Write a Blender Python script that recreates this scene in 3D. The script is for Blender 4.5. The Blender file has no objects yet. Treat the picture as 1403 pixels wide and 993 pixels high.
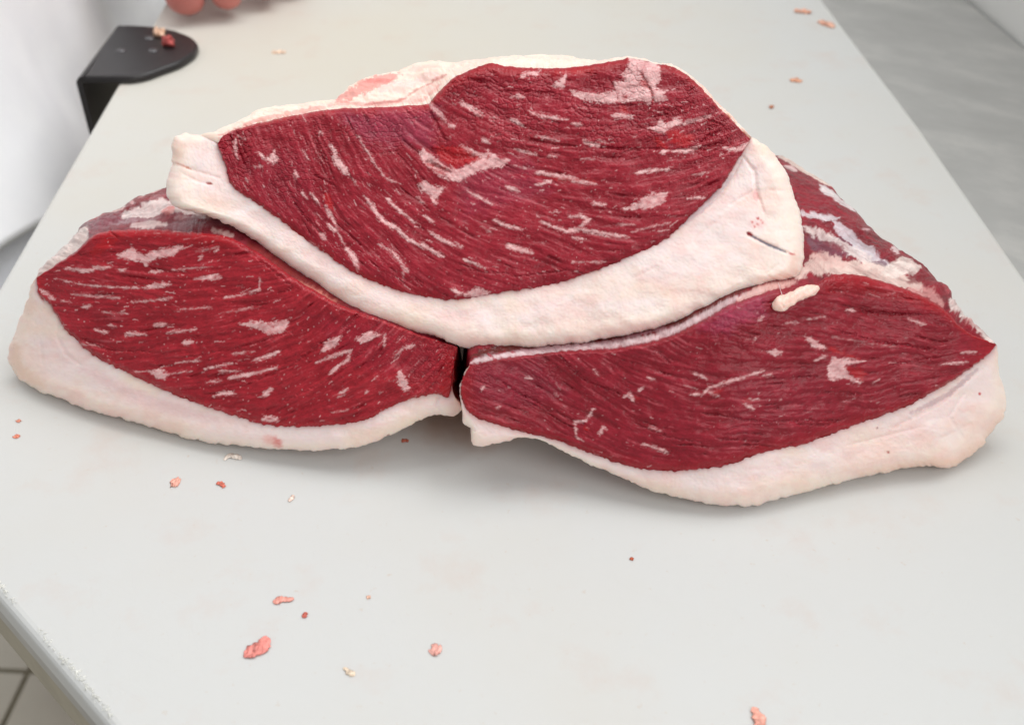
import bpy, bmesh, math
import numpy as np
from mathutils import Vector, Matrix

# ------------------------------------------------------------------ camera, world, lamps, exposure
SC = bpy.context.scene
COL = SC.collection
FPX, CAMH = 1500.0, 0.30
PITCH = math.atan(1182.0 / FPX)
cd = bpy.data.cameras.new("camera")
cam = bpy.data.objects.new("camera", cd)
COL.objects.link(cam)
cam.location = (0, 0, CAMH)
cam.rotation_euler = (math.pi / 2 - PITCH, 0, 0)
cd.sensor_width = 36.0
cd.lens = 36.0 * FPX / 1403.0
cd.clip_start, cd.clip_end = 0.01, 50
cd.dof.use_dof = True
cd.dof.focus_distance = 0.43
cd.dof.aperture_fstop = 11.5
SC.camera = cam

world = bpy.data.worlds.new("World")
SC.world = world
world.use_nodes = True
bg = world.node_tree.nodes["Background"]
bg.inputs[0].default_value = (0.98, 0.99, 1.0, 1)
bg.inputs[1].default_value = 0.50


def area(name, loc, target, sx, sy, power, col):
    l = bpy.data.lights.new(name, "AREA")
    l.shape = "RECTANGLE"
    l.size, l.size_y, l.energy, l.color = sx, sy, power, col
    o = bpy.data.objects.new(name, l)
    COL.objects.link(o)
    o.location = loc
    d = Vector(target) - Vector(loc)
    o.rotation_euler = d.to_track_quat("-Z", "Y").to_euler()


area("ceiling_lamp", (-0.10, 0.98, 1.70), (0.0, 0.42, 0), 1.5, 0.9, 13.5, (1.0, 0.985, 0.96))
area("ceiling_lamp_front", (0.9, -0.8, 1.25), (-0.1, 0.5, 0), 1.2, 0.9, 11.3, (1.0, 0.985, 0.965))
area("coat_fill_lamp", (1.0, 0.9, 1.9), (-0.3, 0.75, 0), 1.3, 1.0, 19.5, (0.98, 0.99, 1.0))  # added fill with no known source, brightens the white coat
SC.view_settings.view_transform = "Standard"
SC.view_settings.look = "None"
SC.view_settings.exposure = 0.0
SC.view_settings.gamma = 1.0

# ------------------------------------------------------------------ measuring helpers
SP, CP = math.sin(PITCH), math.cos(PITCH)
ORG = np.array([0, 0, CAMH])


def rays(P):
    P = np.asarray(P, float)
    u = (P[..., 0] - 701.5) / FPX
    v = (P[..., 1] - 496.5) / FPX
    return np.stack([u, CP - v * SP, -SP - v * CP], -1)


def on_z(P, z):
    d = rays(P)
    t = (np.asarray(z) - CAMH) / d[..., 2]
    return ORG + d * t[..., None]


def gp(x, y, z=0.0):
    return Vector(on_z(np.array([[x, y]], float), np.array([z]))[0])


# ------------------------------------------------------------------ noise helpers (numpy)
def _hash(ix, iy, seed):
    h = (ix.astype(np.int64) * 374761393 + iy.astype(np.int64) * 668265263 + seed * 1274126177) & 0xFFFFFFFF
    h = ((h ^ (h >> 13)) * 1274126177) & 0xFFFFFFFF
    h = h ^ (h >> 16)
    return (h & 0xFFFFFF) / float(0xFFFFFF)


def vn(x, y, seed=0):
    x = np.asarray(x, float); y = np.asarray(y, float)
    ix, iy = np.floor(x), np.floor(y)
    fx, fy = x - ix, y - iy
    fx = fx * fx * fx * (fx * (fx * 6 - 15) + 10)
    fy = fy * fy * fy * (fy * (fy * 6 - 15) + 10)
    a, b = _hash(ix, iy, seed), _hash(ix + 1, iy, seed)
    c, d = _hash(ix, iy + 1, seed), _hash(ix + 1, iy + 1, seed)
    return ((a * (1 - fx) + b * fx) * (1 - fy) + (c * (1 - fx) + d * fx) * fy) * 2 - 1


def fbm(x, y, seed=0, octv=4):
    s, a, r = 0, 1.0, 0
    for k in range(octv):
        s = s + a * vn(x * 2 ** k, y * 2 ** k, seed + 17 * k); r += a; a *= 0.55
    return s / r * 1.5


def worley_edge(x, y, seed=0):
    ix, iy = np.floor(x), np.floor(y)
    f1 = np.full(x.shape, 9.0); f2 = np.full(x.shape, 9.0)
    for dx in (-1, 0, 1):
        for dy in (-1, 0, 1):
            cx, cy = ix + dx, iy + dy
            px = cx + _hash(cx, cy, seed) * .9; py = cy + _hash(cx, cy, seed + 5) * .9
            d = np.hypot(px - x, py - y)
            f2 = np.where(d < f1, f1, np.minimum(f2, d)); f1 = np.minimum(f1, d)
    return f2 - f1


def sstep(a, b, x):
    t = np.clip((x - a) / (b - a), 0, 1)
    return t * t * (3 - 2 * t)


def lin(c):
    c = np.asarray(c, float)
    c = c / 255.0 if c.max() > 1.01 else c
    return np.where(c <= 0.04045, c / 12.92, ((c + 0.055) / 1.055) ** 2.4)


def spline(pts, n, jit=0.0, seed=0, freq=0.2, sub=12):
    p = np.array([q[:2] for q in pts], float)
    pp = np.vstack([2 * p[0] - p[1], p, 2 * p[-1] - p[-2]])
    out = []
    for i in range(len(p) - 1):
        a, b, c, d = pp[i:i + 4]
        t = np.linspace(0, 1, sub, endpoint=False)[:, None]
        m1, m2 = (c - a) * .42, (d - b) * .42
        out.append((2 * t**3 - 3 * t**2 + 1) * b + (t**3 - 2 * t**2 + t) * m1 + (-2 * t**3 + 3 * t**2) * c + (t**3 - t**2) * m2)
    out.append(p[-1:])
    q = np.vstack(out)
    s = np.r_[0, np.cumsum(np.hypot(*np.diff(q, axis=0).T))]
    w = np.linspace(0, s[-1], n)
    r = np.stack([np.interp(w, s, q[:, 0]), np.interp(w, s, q[:, 1])], -1)
    if jit:
        tg = np.gradient(r, axis=0); tg /= np.maximum(np.linalg.norm(tg, axis=1, keepdims=True), 1e-6)
        nrm = np.stack([-tg[:, 1], tg[:, 0]], -1)
        k = fbm(w * freq, w * 0 + seed, seed, 4) * jit
        env = np.clip(np.minimum(np.arange(n), np.arange(n)[::-1]) / 12.0, 0, 1)
        r = r + nrm * (k * env)[:, None]
    return r


def seg_dist(X, Y, pts):
    """distance to a polyline and position (0..1) along it"""
    p = np.array(pts, float)
    L = np.r_[0, np.cumsum(np.hypot(*np.diff(p, axis=0).T))]
    best = np.full(X.shape, 1e9); tt = np.zeros(X.shape)
    for i in range(len(p) - 1):
        d = p[i + 1] - p[i]; l2 = max(d @ d, 1e-9)
        t = np.clip(((X - p[i, 0]) * d[0] + (Y - p[i, 1]) * d[1]) / l2, 0, 1)
        q = np.hypot(X - p[i, 0] - t * d[0], Y - p[i, 1] - t * d[1])
        m = q < best
        best = np.where(m, q, best)
        tt = np.where(m, (L[i] + t * math.sqrt(l2)) / L[-1], tt)
    return best, tt


def poly_sd(X, Y, pts):
    d, _ = seg_dist(X, Y, list(pts) + [pts[0]])
    ins = np.zeros(X.shape, bool)
    n = len(pts)
    for i in range(n):
        (x0, y0), (x1, y1) = pts[i], pts[(i + 1) % n]
        c = (y0 > Y) != (y1 > Y)
        xs = x0 + (Y - y0) / ((y1 - y0) if y1 != y0 else 1e-9) * (x1 - x0)
        ins ^= c & (X < xs)
    return np.where(ins, -d, d)


def feature(X, Y, pts, hw=None, rag=1.3, soft=1.1, seed=3, fib=None, ns=1.0):
    """coverage 0..1 of a traced fleck: stroke if hw is given, else polygon"""
    a = np.zeros(X.shape)
    P = np.array(pts, float)
    m = (hw or 0) + rag + 4
    box = (X > P[:, 0].min() - m) & (X < P[:, 0].max() + m) & (Y > P[:, 1].min() - m) & (Y < P[:, 1].max() + m)
    if not box.any():
        return a
    x, y = X[box], Y[box]
    nz = fbm(x * .21 * ns, y * .33 * ns, seed, 3) * rag + fbm(x * .6 * ns, y * .6 * ns, seed + 9, 2) * rag * .45
    if hw is None:
        d = poly_sd(x, y, pts) + nz
    else:
        d, t = seg_dist(x, y, pts)
        d = d + nz * .8 - hw * (0.25 + 0.75 * np.sqrt(np.clip(np.sin(np.pi * np.clip(t, 0, 1)), 0, 1)))
    if fib is not None: d = d + fib[box]
    a[box] = 1 - sstep(-soft, soft, d)
    return a


# ------------------------------------------------------------------ mesh helpers
def tag(o, label=None, cat=None, group=None, kind=None):
    if label: o["label"] = label
    if cat: o["category"] = cat
    if group: o["group"] = group
    if kind: o["kind"] = kind
    return o


def empty(name, loc=(0, 0, 0)):
    o = bpy.data.objects.new(name, None)
    o.empty_display_size = 0.02
    COL.objects.link(o)
    o.location = loc
    return o


def link(name, me, mat, parent=None, smooth=True):
    o = bpy.data.objects.new(name, me)
    COL.objects.link(o)
    if mat: me.materials.append(mat)
    if smooth: me.polygons.foreach_set("use_smooth", np.ones(len(me.polygons), bool))
    if parent:
        o.parent = parent
        o.matrix_parent_inverse = Matrix.Translation(-parent.location)
    return o


def grid_mesh(name, P, C, mat, parent=None, closed=False, flip=None):
    """P (rows, cols, 3), C (rows, cols, 3) linear colour + optional wetness in C[...,3]"""
    r, c = P.shape[:2]
    me = bpy.data.meshes.new(name)
    me.vertices.add(r * c)
    me.vertices.foreach_set("co", P.reshape(-1).astype(np.float32))
    i = np.arange(r * c).reshape(r, c)
    if closed:
        i = np.concatenate([i, i[:, :1]], 1)
    q = np.stack([i[:-1, :-1], i[:-1, 1:], i[1:, 1:], i[1:, :-1]], -1).reshape(-1, 4)
    if flip is None:
        k0, k1 = r // 3, c // 2
        n = np.cross(P[k0, k1 + 3] - P[k0, k1 - 3], P[k0 + 2, k1] - P[k0 - 2, k1])
        flip = (n @ (ORG - P[k0, k1])) < 0
    if flip:
        q = q[:, ::-1]
    nq = len(q)
    me.loops.add(nq * 4)
    me.loops.foreach_set("vertex_index", q.reshape(-1).astype(np.int32))
    me.polygons.add(nq)
    me.polygons.foreach_set("loop_start", np.arange(0, nq * 4, 4, dtype=np.int32))
    me.update(calc_edges=True)
    if C is not None:
        a = me.attributes.new("col", "FLOAT_COLOR", "POINT")
        cc = np.ones((r * c, 4), np.float32)
        k = C.shape[-1]
        cc[:, :k] = C.reshape(-1, k)
        a.data.foreach_set("color", cc.reshape(-1))
    me.validate()
    return link(name, me, mat, parent)


def prism(name, pts, z0, z1, mat, parent=None, bevel=0.0, seg=3, smooth=False):
    bm = bmesh.new()
    lo = [bm.verts.new((p[0], p[1], z0)) for p in pts]
    hi = [bm.verts.new((p[0], p[1], z1)) for p in pts]
    n = len(pts)
    bm.faces.new(lo[::-1]); bm.faces.new(hi)
    for i in range(n):
        bm.faces.new((lo[i], lo[(i + 1) % n], hi[(i + 1) % n], hi[i]))
    bmesh.ops.recalc_face_normals(bm, faces=bm.faces)
    if bevel:
        bmesh.ops.bevel(bm, geom=[e for e in bm.edges], offset=bevel, segments=seg, affect="EDGES", profile=.5)
    me = bpy.data.meshes.new(name)
    bm.to_mesh(me); bm.free()
    return link(name, me, mat, parent, smooth)


def box(name, x0, x1, y0, y1, z0, z1, mat, parent=None, bevel=0.0):
    return prism(name, [(x0, y0), (x1, y0), (x1, y1), (x0, y1)], z0, z1, mat, parent, bevel)


# ------------------------------------------------------------------ materials
def mat_new(name):
    m = bpy.data.materials.new(name)
    m.use_nodes = True
    nt = m.node_tree
    b = nt.nodes["Principled BSDF"]
    return m, nt, b


def N(nt, typ, **kw):
    n = nt.nodes.new(typ)
    for k, v in kw.items():
        setattr(n, k, v)
    return n


def noise(nt, scale, detail=4, rough=.6, vec=None, stretch=None):
    n = N(nt, "ShaderNodeTexNoise")
    n.inputs["Scale"].default_value = scale
    n.inputs["Detail"].default_value = detail
    n.inputs["Roughness"].default_value = rough
    tc = N(nt, "ShaderNodeTexCoord")
    src = tc.outputs["Object"]
    if stretch:
        if len(stretch) > 3:
            ro = N(nt, "ShaderNodeVectorRotate", rotation_type="Z_AXIS")
            ro.inputs["Angle"].default_value = stretch[3]
            nt.links.new(src, ro.inputs["Vector"]); src = ro.outputs["Vector"]
        mp = N(nt, "ShaderNodeMapping")
        mp.inputs["Scale"].default_value = stretch[:3]
        nt.links.new(src, mp.inputs["Vector"]); src = mp.outputs["Vector"]
    nt.links.new(src, n.inputs["Vector"])
    return n


def ramp(nt, src, stops):
    r = N(nt, "ShaderNodeValToRGB")
    e = r.color_ramp.elements
    while len(e) < len(stops): e.new(0.5)
    for k, (p, c) in enumerate(stops):
        e[k].position = p
        e[k].color = (c, c, c, 1) if not hasattr(c, "__len__") else (*c, 1)
    nt.links.new(src, r.inputs[0])
    return r


def mixc(nt, fac, a, b, mode="MIX"):
    m = N(nt, "ShaderNodeMix", data_type="RGBA", blend_type=mode)
    for sock, v in ((m.inputs[0], fac), (m.inputs[6], a), (m.inputs[7], b)):
        if isinstance(v, (int, float)): sock.default_value = v
        elif isinstance(v, tuple): sock.default_value = (*v, 1)
        else: nt.links.new(v, sock)
    return m.outputs[2]


def bump(nt, b, src, strength, dist, prev=None):
    n = N(nt, "ShaderNodeBump")
    n.inputs["Strength"].default_value = strength
    n.inputs["Distance"].default_value = dist
    nt.links.new(src, n.inputs["Height"])
    if prev: nt.links.new(prev, n.inputs["Normal"])
    nt.links.new(n.outputs["Normal"], b.inputs["Normal"])
    return n.outputs["Normal"]


def attr_mat(name, rough, sss, radius, spec, bscale, bdist, coat=0.0, r_var=.15, mott=(.9, 1.08)):
    m, nt, b = mat_new(name)
    at = N(nt, "ShaderNodeAttribute", attribute_name="col")
    n1 = noise(nt, bscale, 5, .65)
    n2 = noise(nt, bscale * .28, 3, .6)
    # slight pigment mottling
    rm = ramp(nt, n2.outputs["Fac"], [(0.25, mott[0]), (.75, mott[1])])
    nt.links.new(mixc(nt, 1.0, at.outputs["Color"], rm.outputs["Color"], "MULTIPLY"), b.inputs["Base Color"])
    rr = ramp(nt, n1.outputs["Fac"], [(.3, max(rough - r_var, .08)), (.7, rough + r_var)])
    nt.links.new(rr.outputs["Color"], b.inputs["Roughness"])
    b.inputs["Subsurface Weight"].default_value = sss
    b.inputs["Subsurface Radius"].default_value = radius
    b.inputs["Subsurface Scale"].default_value = 1.0
    b.inputs["Specular IOR Level"].default_value = spec
    b.inputs["Coat Weight"].default_value = coat
    b.inputs["Coat Roughness"].default_value = .13
    nb_ = bump(nt, b, n1.outputs["Fac"], .55, bdist)
    nt.links.new(nb_, b.inputs["Coat Normal"])
    return m


M_LEAN = attr_mat("raw_lean_meat", .42, .25, (.0022, .0005, .0005), .22, 1500, .00022, coat=.24)
M_FAT = attr_mat("raw_fat", .38, .5, (.0040, .0022, .0016), .40, 700, .00010, mott=(.965, 1.03))
M_SKIN_FILM = attr_mat("silverskin_film", .36, .2, (.002, .001, .001), .3, 800, .0002, coat=.12)


def plain(name, col, rough=.5, metal=0.0, spec=.5, sss=0, var=0.0, vscale=60, bscale=0, bdist=0.0):
    m, nt, b = mat_new(name)
    c = tuple(lin(col))
    if var:
        n = noise(nt, vscale, 4)
        r = ramp(nt, n.outputs["Fac"], [(.25, tuple(x * (1 - var) for x in c)), (.75, tuple(min(x * (1 + var), 1) for x in c))])
        nt.links.new(r.outputs["Color"], b.inputs["Base Color"])
    else:
        b.inputs["Base Color"].default_value = (*c, 1)
    b.inputs["Roughness"].default_value = rough
    b.inputs["Metallic"].default_value = metal
    b.inputs["Specular IOR Level"].default_value = spec
    if sss:
        b.inputs["Subsurface Weight"].default_value = sss
        b.inputs["Subsurface Radius"].default_value = (.003, .0015, .001)
        b.inputs["Subsurface Scale"].default_value = 1.0
    if bscale:
        bump(nt, b, noise(nt, bscale, 4).outputs["Fac"], .5, bdist)
    return m


def board_mat():
    m, nt, b = mat_new("white_polyethylene")
    tc = N(nt, "ShaderNodeTexCoord")
    base = tuple(lin((206, 207, 205)))
    big = noise(nt, 7, 4, .55)
    warm = ramp(nt, big.outputs["Fac"], [(.45, 0.0), (.75, .5)])
    col = mixc(nt, warm.outputs["Color"], base, tuple(lin((205, 201, 192))))
    # old yellowed patch in the middle of the far half, with a broken edge
    sub = N(nt, "ShaderNodeVectorMath", operation="DISTANCE")
    nz = noise(nt, 9, 5, .6)
    ad = N(nt, "ShaderNodeVectorMath", operation="MULTIPLY_ADD")
    nt.links.new(nz.outputs["Color"], ad.inputs[0]); ad.inputs[1].default_value = (.16, .16, 0)
    nt.links.new(tc.outputs["Object"], ad.inputs[2])
    nt.links.new(ad.outputs[0], sub.inputs[0]); sub.inputs[1].default_value = (-.02, .80, .0)
    yr = ramp(nt, sub.outputs["Value"], [(.06, .6), (.30, 0.0)])
    col = mixc(nt, yr.outputs["Color"], col, tuple(lin((206, 197, 178))))
    # faint meat juice smears
    sm = noise(nt, 26, 6, .65)
    sr = ramp(nt, sm.outputs["Fac"], [(.55, 0.0), (.78, .28)])
    col = mixc(nt, sr.outputs["Color"], col, tuple(lin((204, 172, 156))))
    gap_d = N(nt, "ShaderNodeVectorMath", operation="DISTANCE")  # brown juice plus painted shade in the gap between the lower cuts
    nt.links.new(ad.outputs[0], gap_d.inputs[0]); gap_d.inputs[1].default_value = (.060, .470, 0)
    gap_tone = ramp(nt, gap_d.outputs["Value"], [(.01, .8), (.05, 0.0)])
    col = mixc(nt, gap_tone.outputs["Color"], col, tuple(lin((160, 118, 84))))
    fine = noise(nt, 260, 3, .6)
    fr = ramp(nt, fine.outputs["Fac"], [(.66, 0.0), (.78, .45)])
    col = mixc(nt, fr.outputs["Color"], col, tuple(lin((196, 178, 160))))
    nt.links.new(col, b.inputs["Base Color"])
    b.inputs["Roughness"].default_value = .48
    b.inputs["Specular IOR Level"].default_value = .35
    b.inputs["Subsurface Weight"].default_value = .25
    b.inputs["Subsurface Radius"].default_value = (.004, .004, .0035)
    b.inputs["Subsurface Scale"].default_value = 1.0
    # knife scoring in several directions plus an orange peel
    prev = None
    for ang, st in ((.45, .16), (-.6, .16), (1.25, .15), (2.1, .14)):
        w = noise(nt, 22, 2, .5, stretch=(1, 26, 1, ang))
        rr = ramp(nt, w.outputs["Fac"], [(.655, 1.0), (.67, 0.0), (.685, 1.0)])
        prev = bump(nt, b, rr.outputs["Color"], st, .0003, prev)
    pe = noise(nt, 500, 3, .5)
    bump(nt, b, pe.outputs["Fac"], .12, .0003, prev)
    return m


def steel_mat():
    m, nt, b = mat_new("worn_stainless_steel")
    n = noise(nt, 16, 7, .65, stretch=(1, 1.8, 1, .6))
    r = ramp(nt, n.outputs["Fac"], [(.28, tuple(lin((180, 180, 178)))), (.5, tuple(lin((189, 189, 187)))), (.72, tuple(lin((206, 205, 202))))])
    nt.links.new(r.outputs["Color"], b.inputs["Base Color"])
    b.inputs["Metallic"].default_value = .65
    b.inputs["Roughness"].default_value = .5
    s = noise(nt, 90, 3, .6, stretch=(1, 14, 1, .2))
    bump(nt, b, s.outputs["Fac"], .15, .0004)
    return m


def cloth_mat(name, col):
    m, nt, b = mat_new(name)
    n = noise(nt, 25, 4)
    c = lin(col)
    r = ramp(nt, n.outputs["Fac"], [(.3, tuple(c * .96)), (.7, tuple(np.minimum(c * 1.02, 1)))])
    nt.links.new(r.outputs["Color"], b.inputs["Base Color"])
    b.inputs["Roughness"].default_value = .9
    b.inputs["Specular IOR Level"].default_value = .1
    wv = N(nt, "ShaderNodeTexWave"); wv.inputs["Scale"].default_value = 900
    tc = N(nt, "ShaderNodeTexCoord"); nt.links.new(tc.outputs["Object"], wv.inputs["Vector"])
    bump(nt, b, wv.outputs["Fac"], .1, .0003)
    return m


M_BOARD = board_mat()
M_STEEL = steel_mat()
M_CLOTH = cloth_mat("white_cotton", (252, 252, 255))
M_TROUSER = cloth_mat("pale_grey_cotton", (244, 246, 252))
M_BLACK = plain("black_powder_coat", (32, 28, 29), .36, 0, .5, var=.2, vscale=60, bscale=500, bdist=.0003)
M_TILE = plain("beige_floor_tile", (214, 206, 190), .55, var=.06, vscale=9, bscale=90, bdist=.0006)
M_GROUT = plain("tile_grout", (138, 130, 110), .9, var=.15, vscale=40)
M_WALL = plain("white_wall_paint", (226, 227, 224), .6, var=.02, vscale=5)
M_SKIN = plain("skin", (198, 122, 114), .5, 0, .4, sss=.25, var=.12, vscale=55, bscale=600, bdist=.0003)
M_RIM = plain("dull_steel_rim", (172, 166, 150), .45, .5, var=.15, vscale=50)

# ------------------------------------------------------------------ setting: floor, table, board, wall
FLOOR = -0.90
floor = box("floor", -2.2, 2.2, -1.2, 3.2, FLOOR - .05, FLOOR - .004, M_GROUT)
tag(floor, "grey grout bed under the beige floor tiles", kind="structure")
tile_me = None
TS = 0.30
# one tile corner shows at the lower left of the frame
gc = gp(39, 919, FLOOR)
th = math.atan2(*(np.array(gp(39, 919, FLOOR))[[1, 0]] - np.array(gp(0, 917, FLOOR))[[1, 0]]))
for i in range(-4, 5):
    for j in range(-4, 6):
        if tile_me is None:
            t = box("tile", .0035, TS - .0035, .0035, TS - .0035, -.004, 0, M_TILE, None, .0012)
            tile_me = t.data
        else:
            t = bpy.data.objects.new("tile", tile_me); COL.objects.link(t)
        off = Matrix.Rotation(th, 4, "Z") @ Vector((i * TS, j * TS, 0))
        t.parent = floor
        t.location = (gc.x + off.x, gc.y + off.y, FLOOR)
        t.rotation_euler = (0, 0, th)

bl = gp(-151, 645); near = gp(440, 1335)
BOARD = [(-.2640, 1.12), (-.2640, .828), (-.2556, .610), (-.2509, .483), (bl.x, bl.y), (near.x, near.y), (.205, near.y), (.2535, near.y + .06), (.2522, .449), (.2485, .613), (.2375, .828), (.2250, 1.12)]
BT = 0.016
bd = empty("cutting_board", (0, .5, -BT))
tag(bd, "large white plastic cutting board the meat lies on, one corner cut off", "cutting board")
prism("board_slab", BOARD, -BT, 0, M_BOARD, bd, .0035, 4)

TB = [(-.262, 1.30), (-.262, .828), (-.2536, .610), (-.2489, .483), (bl.x + .0022, bl.y + .001), (near.x + .001, near.y + .0022), (.40, near.y), (.40, .60), (.366, .90), (.366, 1.30)]
table = empty("worktop", (0, .6, FLOOR))
tag(table, "worn grey steel worktop under the white cutting board", "worktop")
prism("top_sheet", TB, -BT - .019, -BT - .003, M_STEEL, table, .0015, 2)
prism("rim", [(p[0] * .999, p[1] * 1.0 + (.0012 if p[1] < .4 else 0)) for p in TB], -BT - .045, -BT - .0195, M_RIM, table, .001, 2)
for (lx, ly) in ((-.20, .42), (-.20, 1.22), (.33, .30), (.33, 1.22)):
    box("leg", lx - .02, lx + .02, ly - .02, ly + .02, FLOOR, -BT - .0455, M_RIM, table, .002)
# thin packing strip that keeps the board off the steel
inn = [(p[0] * .985, (p[1] - .5) * .985 + .5) for p in BOARD]
prism("packing_strip", inn, -BT - .0029, -BT - .0001, plain("dark_rubber", (50, 48, 46), .8), bd)

# torn plastic along the cut corner
rng = np.random.default_rng(5)
bm = bmesh.new()
A = Vector((bl.x, bl.y, 0)); B = Vector((near.x, near.y, 0))
dirv = (B - A).normalized(); inw = Vector((-dirv.y, dirv.x, 0))
if inw.x < 0: inw = -inw
L = (B - A).length
s = 0.0
while s < L:
    s += float(rng.exponential(.00035))
    if vn(s * 90, 0, 3) < -.75: continue
    c = A + dirv * s + inw * (.0026 + float(rng.normal(0, .0004)))
    ln = .0005 + float(rng.random()) ** 3 * .0020
    w = .00012 + float(rng.random()) * .00022
    a = float(rng.normal(0.2, .7))
    d = (inw * math.cos(a) + dirv * math.sin(a))
    e = Vector((-d.y, d.x, 0)) * w
    h = .0001 + float(rng.random()) * .0003
    vs = [c - e - Vector((0, 0, .0004)), c + e - Vector((0, 0, .0004)), c + d * ln * .6 + e * .6 + Vector((0, 0, h)), c + d * ln + Vector((0, 0, h * .4)), c + d * ln * .6 - e + Vector((0, 0, h * .8))]
    v = [bm.verts.new(q) for q in vs]
    top = bm.verts.new(c + d * ln * .4 + Vector((0, 0, h + .0004)))
    for k in range(5): bm.faces.new((v[k], v[(k + 1) % 5], top))
me = bpy.data.meshes.new("torn_edge"); bm.to_mesh(me); bm.free()
o = link("torn_edge", me, plain("torn_plastic", (236, 236, 230), .6), bd, False); o["kind"] = "stuff"

w0, w1 = gp(1332, 0, -BT - .003), gp(1403, 62, -BT - .003)
wd = (w0 - w1).normalized(); wn = Vector((wd.y, -wd.x, 0))
if wn.x < 0: wn = -wn
a0, a1 = w1 - wd * .5, w0 + wd * .6
wall = prism("wall", [(a0.x, a0.y), (a1.x, a1.y), (a1.x + wn.x * .1, a1.y + wn.y * .1), (a0.x + wn.x * .1, a0.y + wn.y * .1)], FLOOR, .55, M_WALL, None, .006, 3)
tag(wall, "white painted wall behind the grey steel worktop at upper right", "wall")

# ------------------------------------------------------------------ meat
def lic(ang, x0, y0, w, h, L, seed, aniso=1.0):
    """fibre texture: noise smeared along the angle field"""
    n = np.random.default_rng(seed).random((h, w)).astype(np.float32)
    acc = np.zeros((h, w), np.float32)
    yy, xx = np.mgrid[0:h, 0:w].astype(np.float32)
    for sg in (1, -1):
        x, y = xx.copy(), yy.copy()
        for k in range(L):
            ix = np.clip(x.astype(int), 0, w - 1); iy = np.clip(y.astype(int), 0, h - 1)
            acc += n[iy, ix] * (1 - k / L)
            a = ang[iy, ix]
            x += sg * np.cos(a); y += sg * np.sin(a)
    acc -= acc.mean(); acc /= acc.std() + 1e-6
    return acc


def blur(a, k=1):
    for _ in range(k):
        a = (a + np.roll(a, 1, 0) + np.roll(a, -1, 0)) / 3
        a = (a + np.roll(a, 1, 1) + np.roll(a, -1, 1)) / 3
    return a


def sample(img, x0, y0, X, Y):
    h, w = img.shape
    x = np.clip(X - x0, 0, w - 1.001); y = np.clip(Y - y0, 0, h - 1.001)
    ix, iy = x.astype(int), y.astype(int); fx, fy = x - ix, y - iy
    return (img[iy, ix] * (1 - fx) + img[iy, ix + 1] * fx) * (1 - fy) + (img[iy + 1, ix] * (1 - fx) + img[iy + 1, ix + 1] * fx) * fy


def angle_field(ctrl, x0, y0, w, h):
    yy, xx = np.mgrid[0:h:8, 0:w:8].astype(float)
    xx += x0; yy += y0
    sx = sy = 0
    for (cx, cy, a) in ctrl:
        wt = 1 / (((xx - cx) ** 2 + (yy - cy) ** 2) + 500) ** 1.6
        sx = sx + wt * math.cos(2 * math.radians(a)); sy = sy + wt * math.sin(2 * math.radians(a))
    ang = .5 * np.arctan2(sy, sx)
    ang = np.repeat(np.repeat(ang, 8, 0), 8, 1)[:h, :w]
    yy, xx = np.mgrid[0:h, 0:w].astype(float)
    return ang + .20 * fbm((xx + x0) / 42., (yy + y0) / 34., 77, 3)


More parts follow.
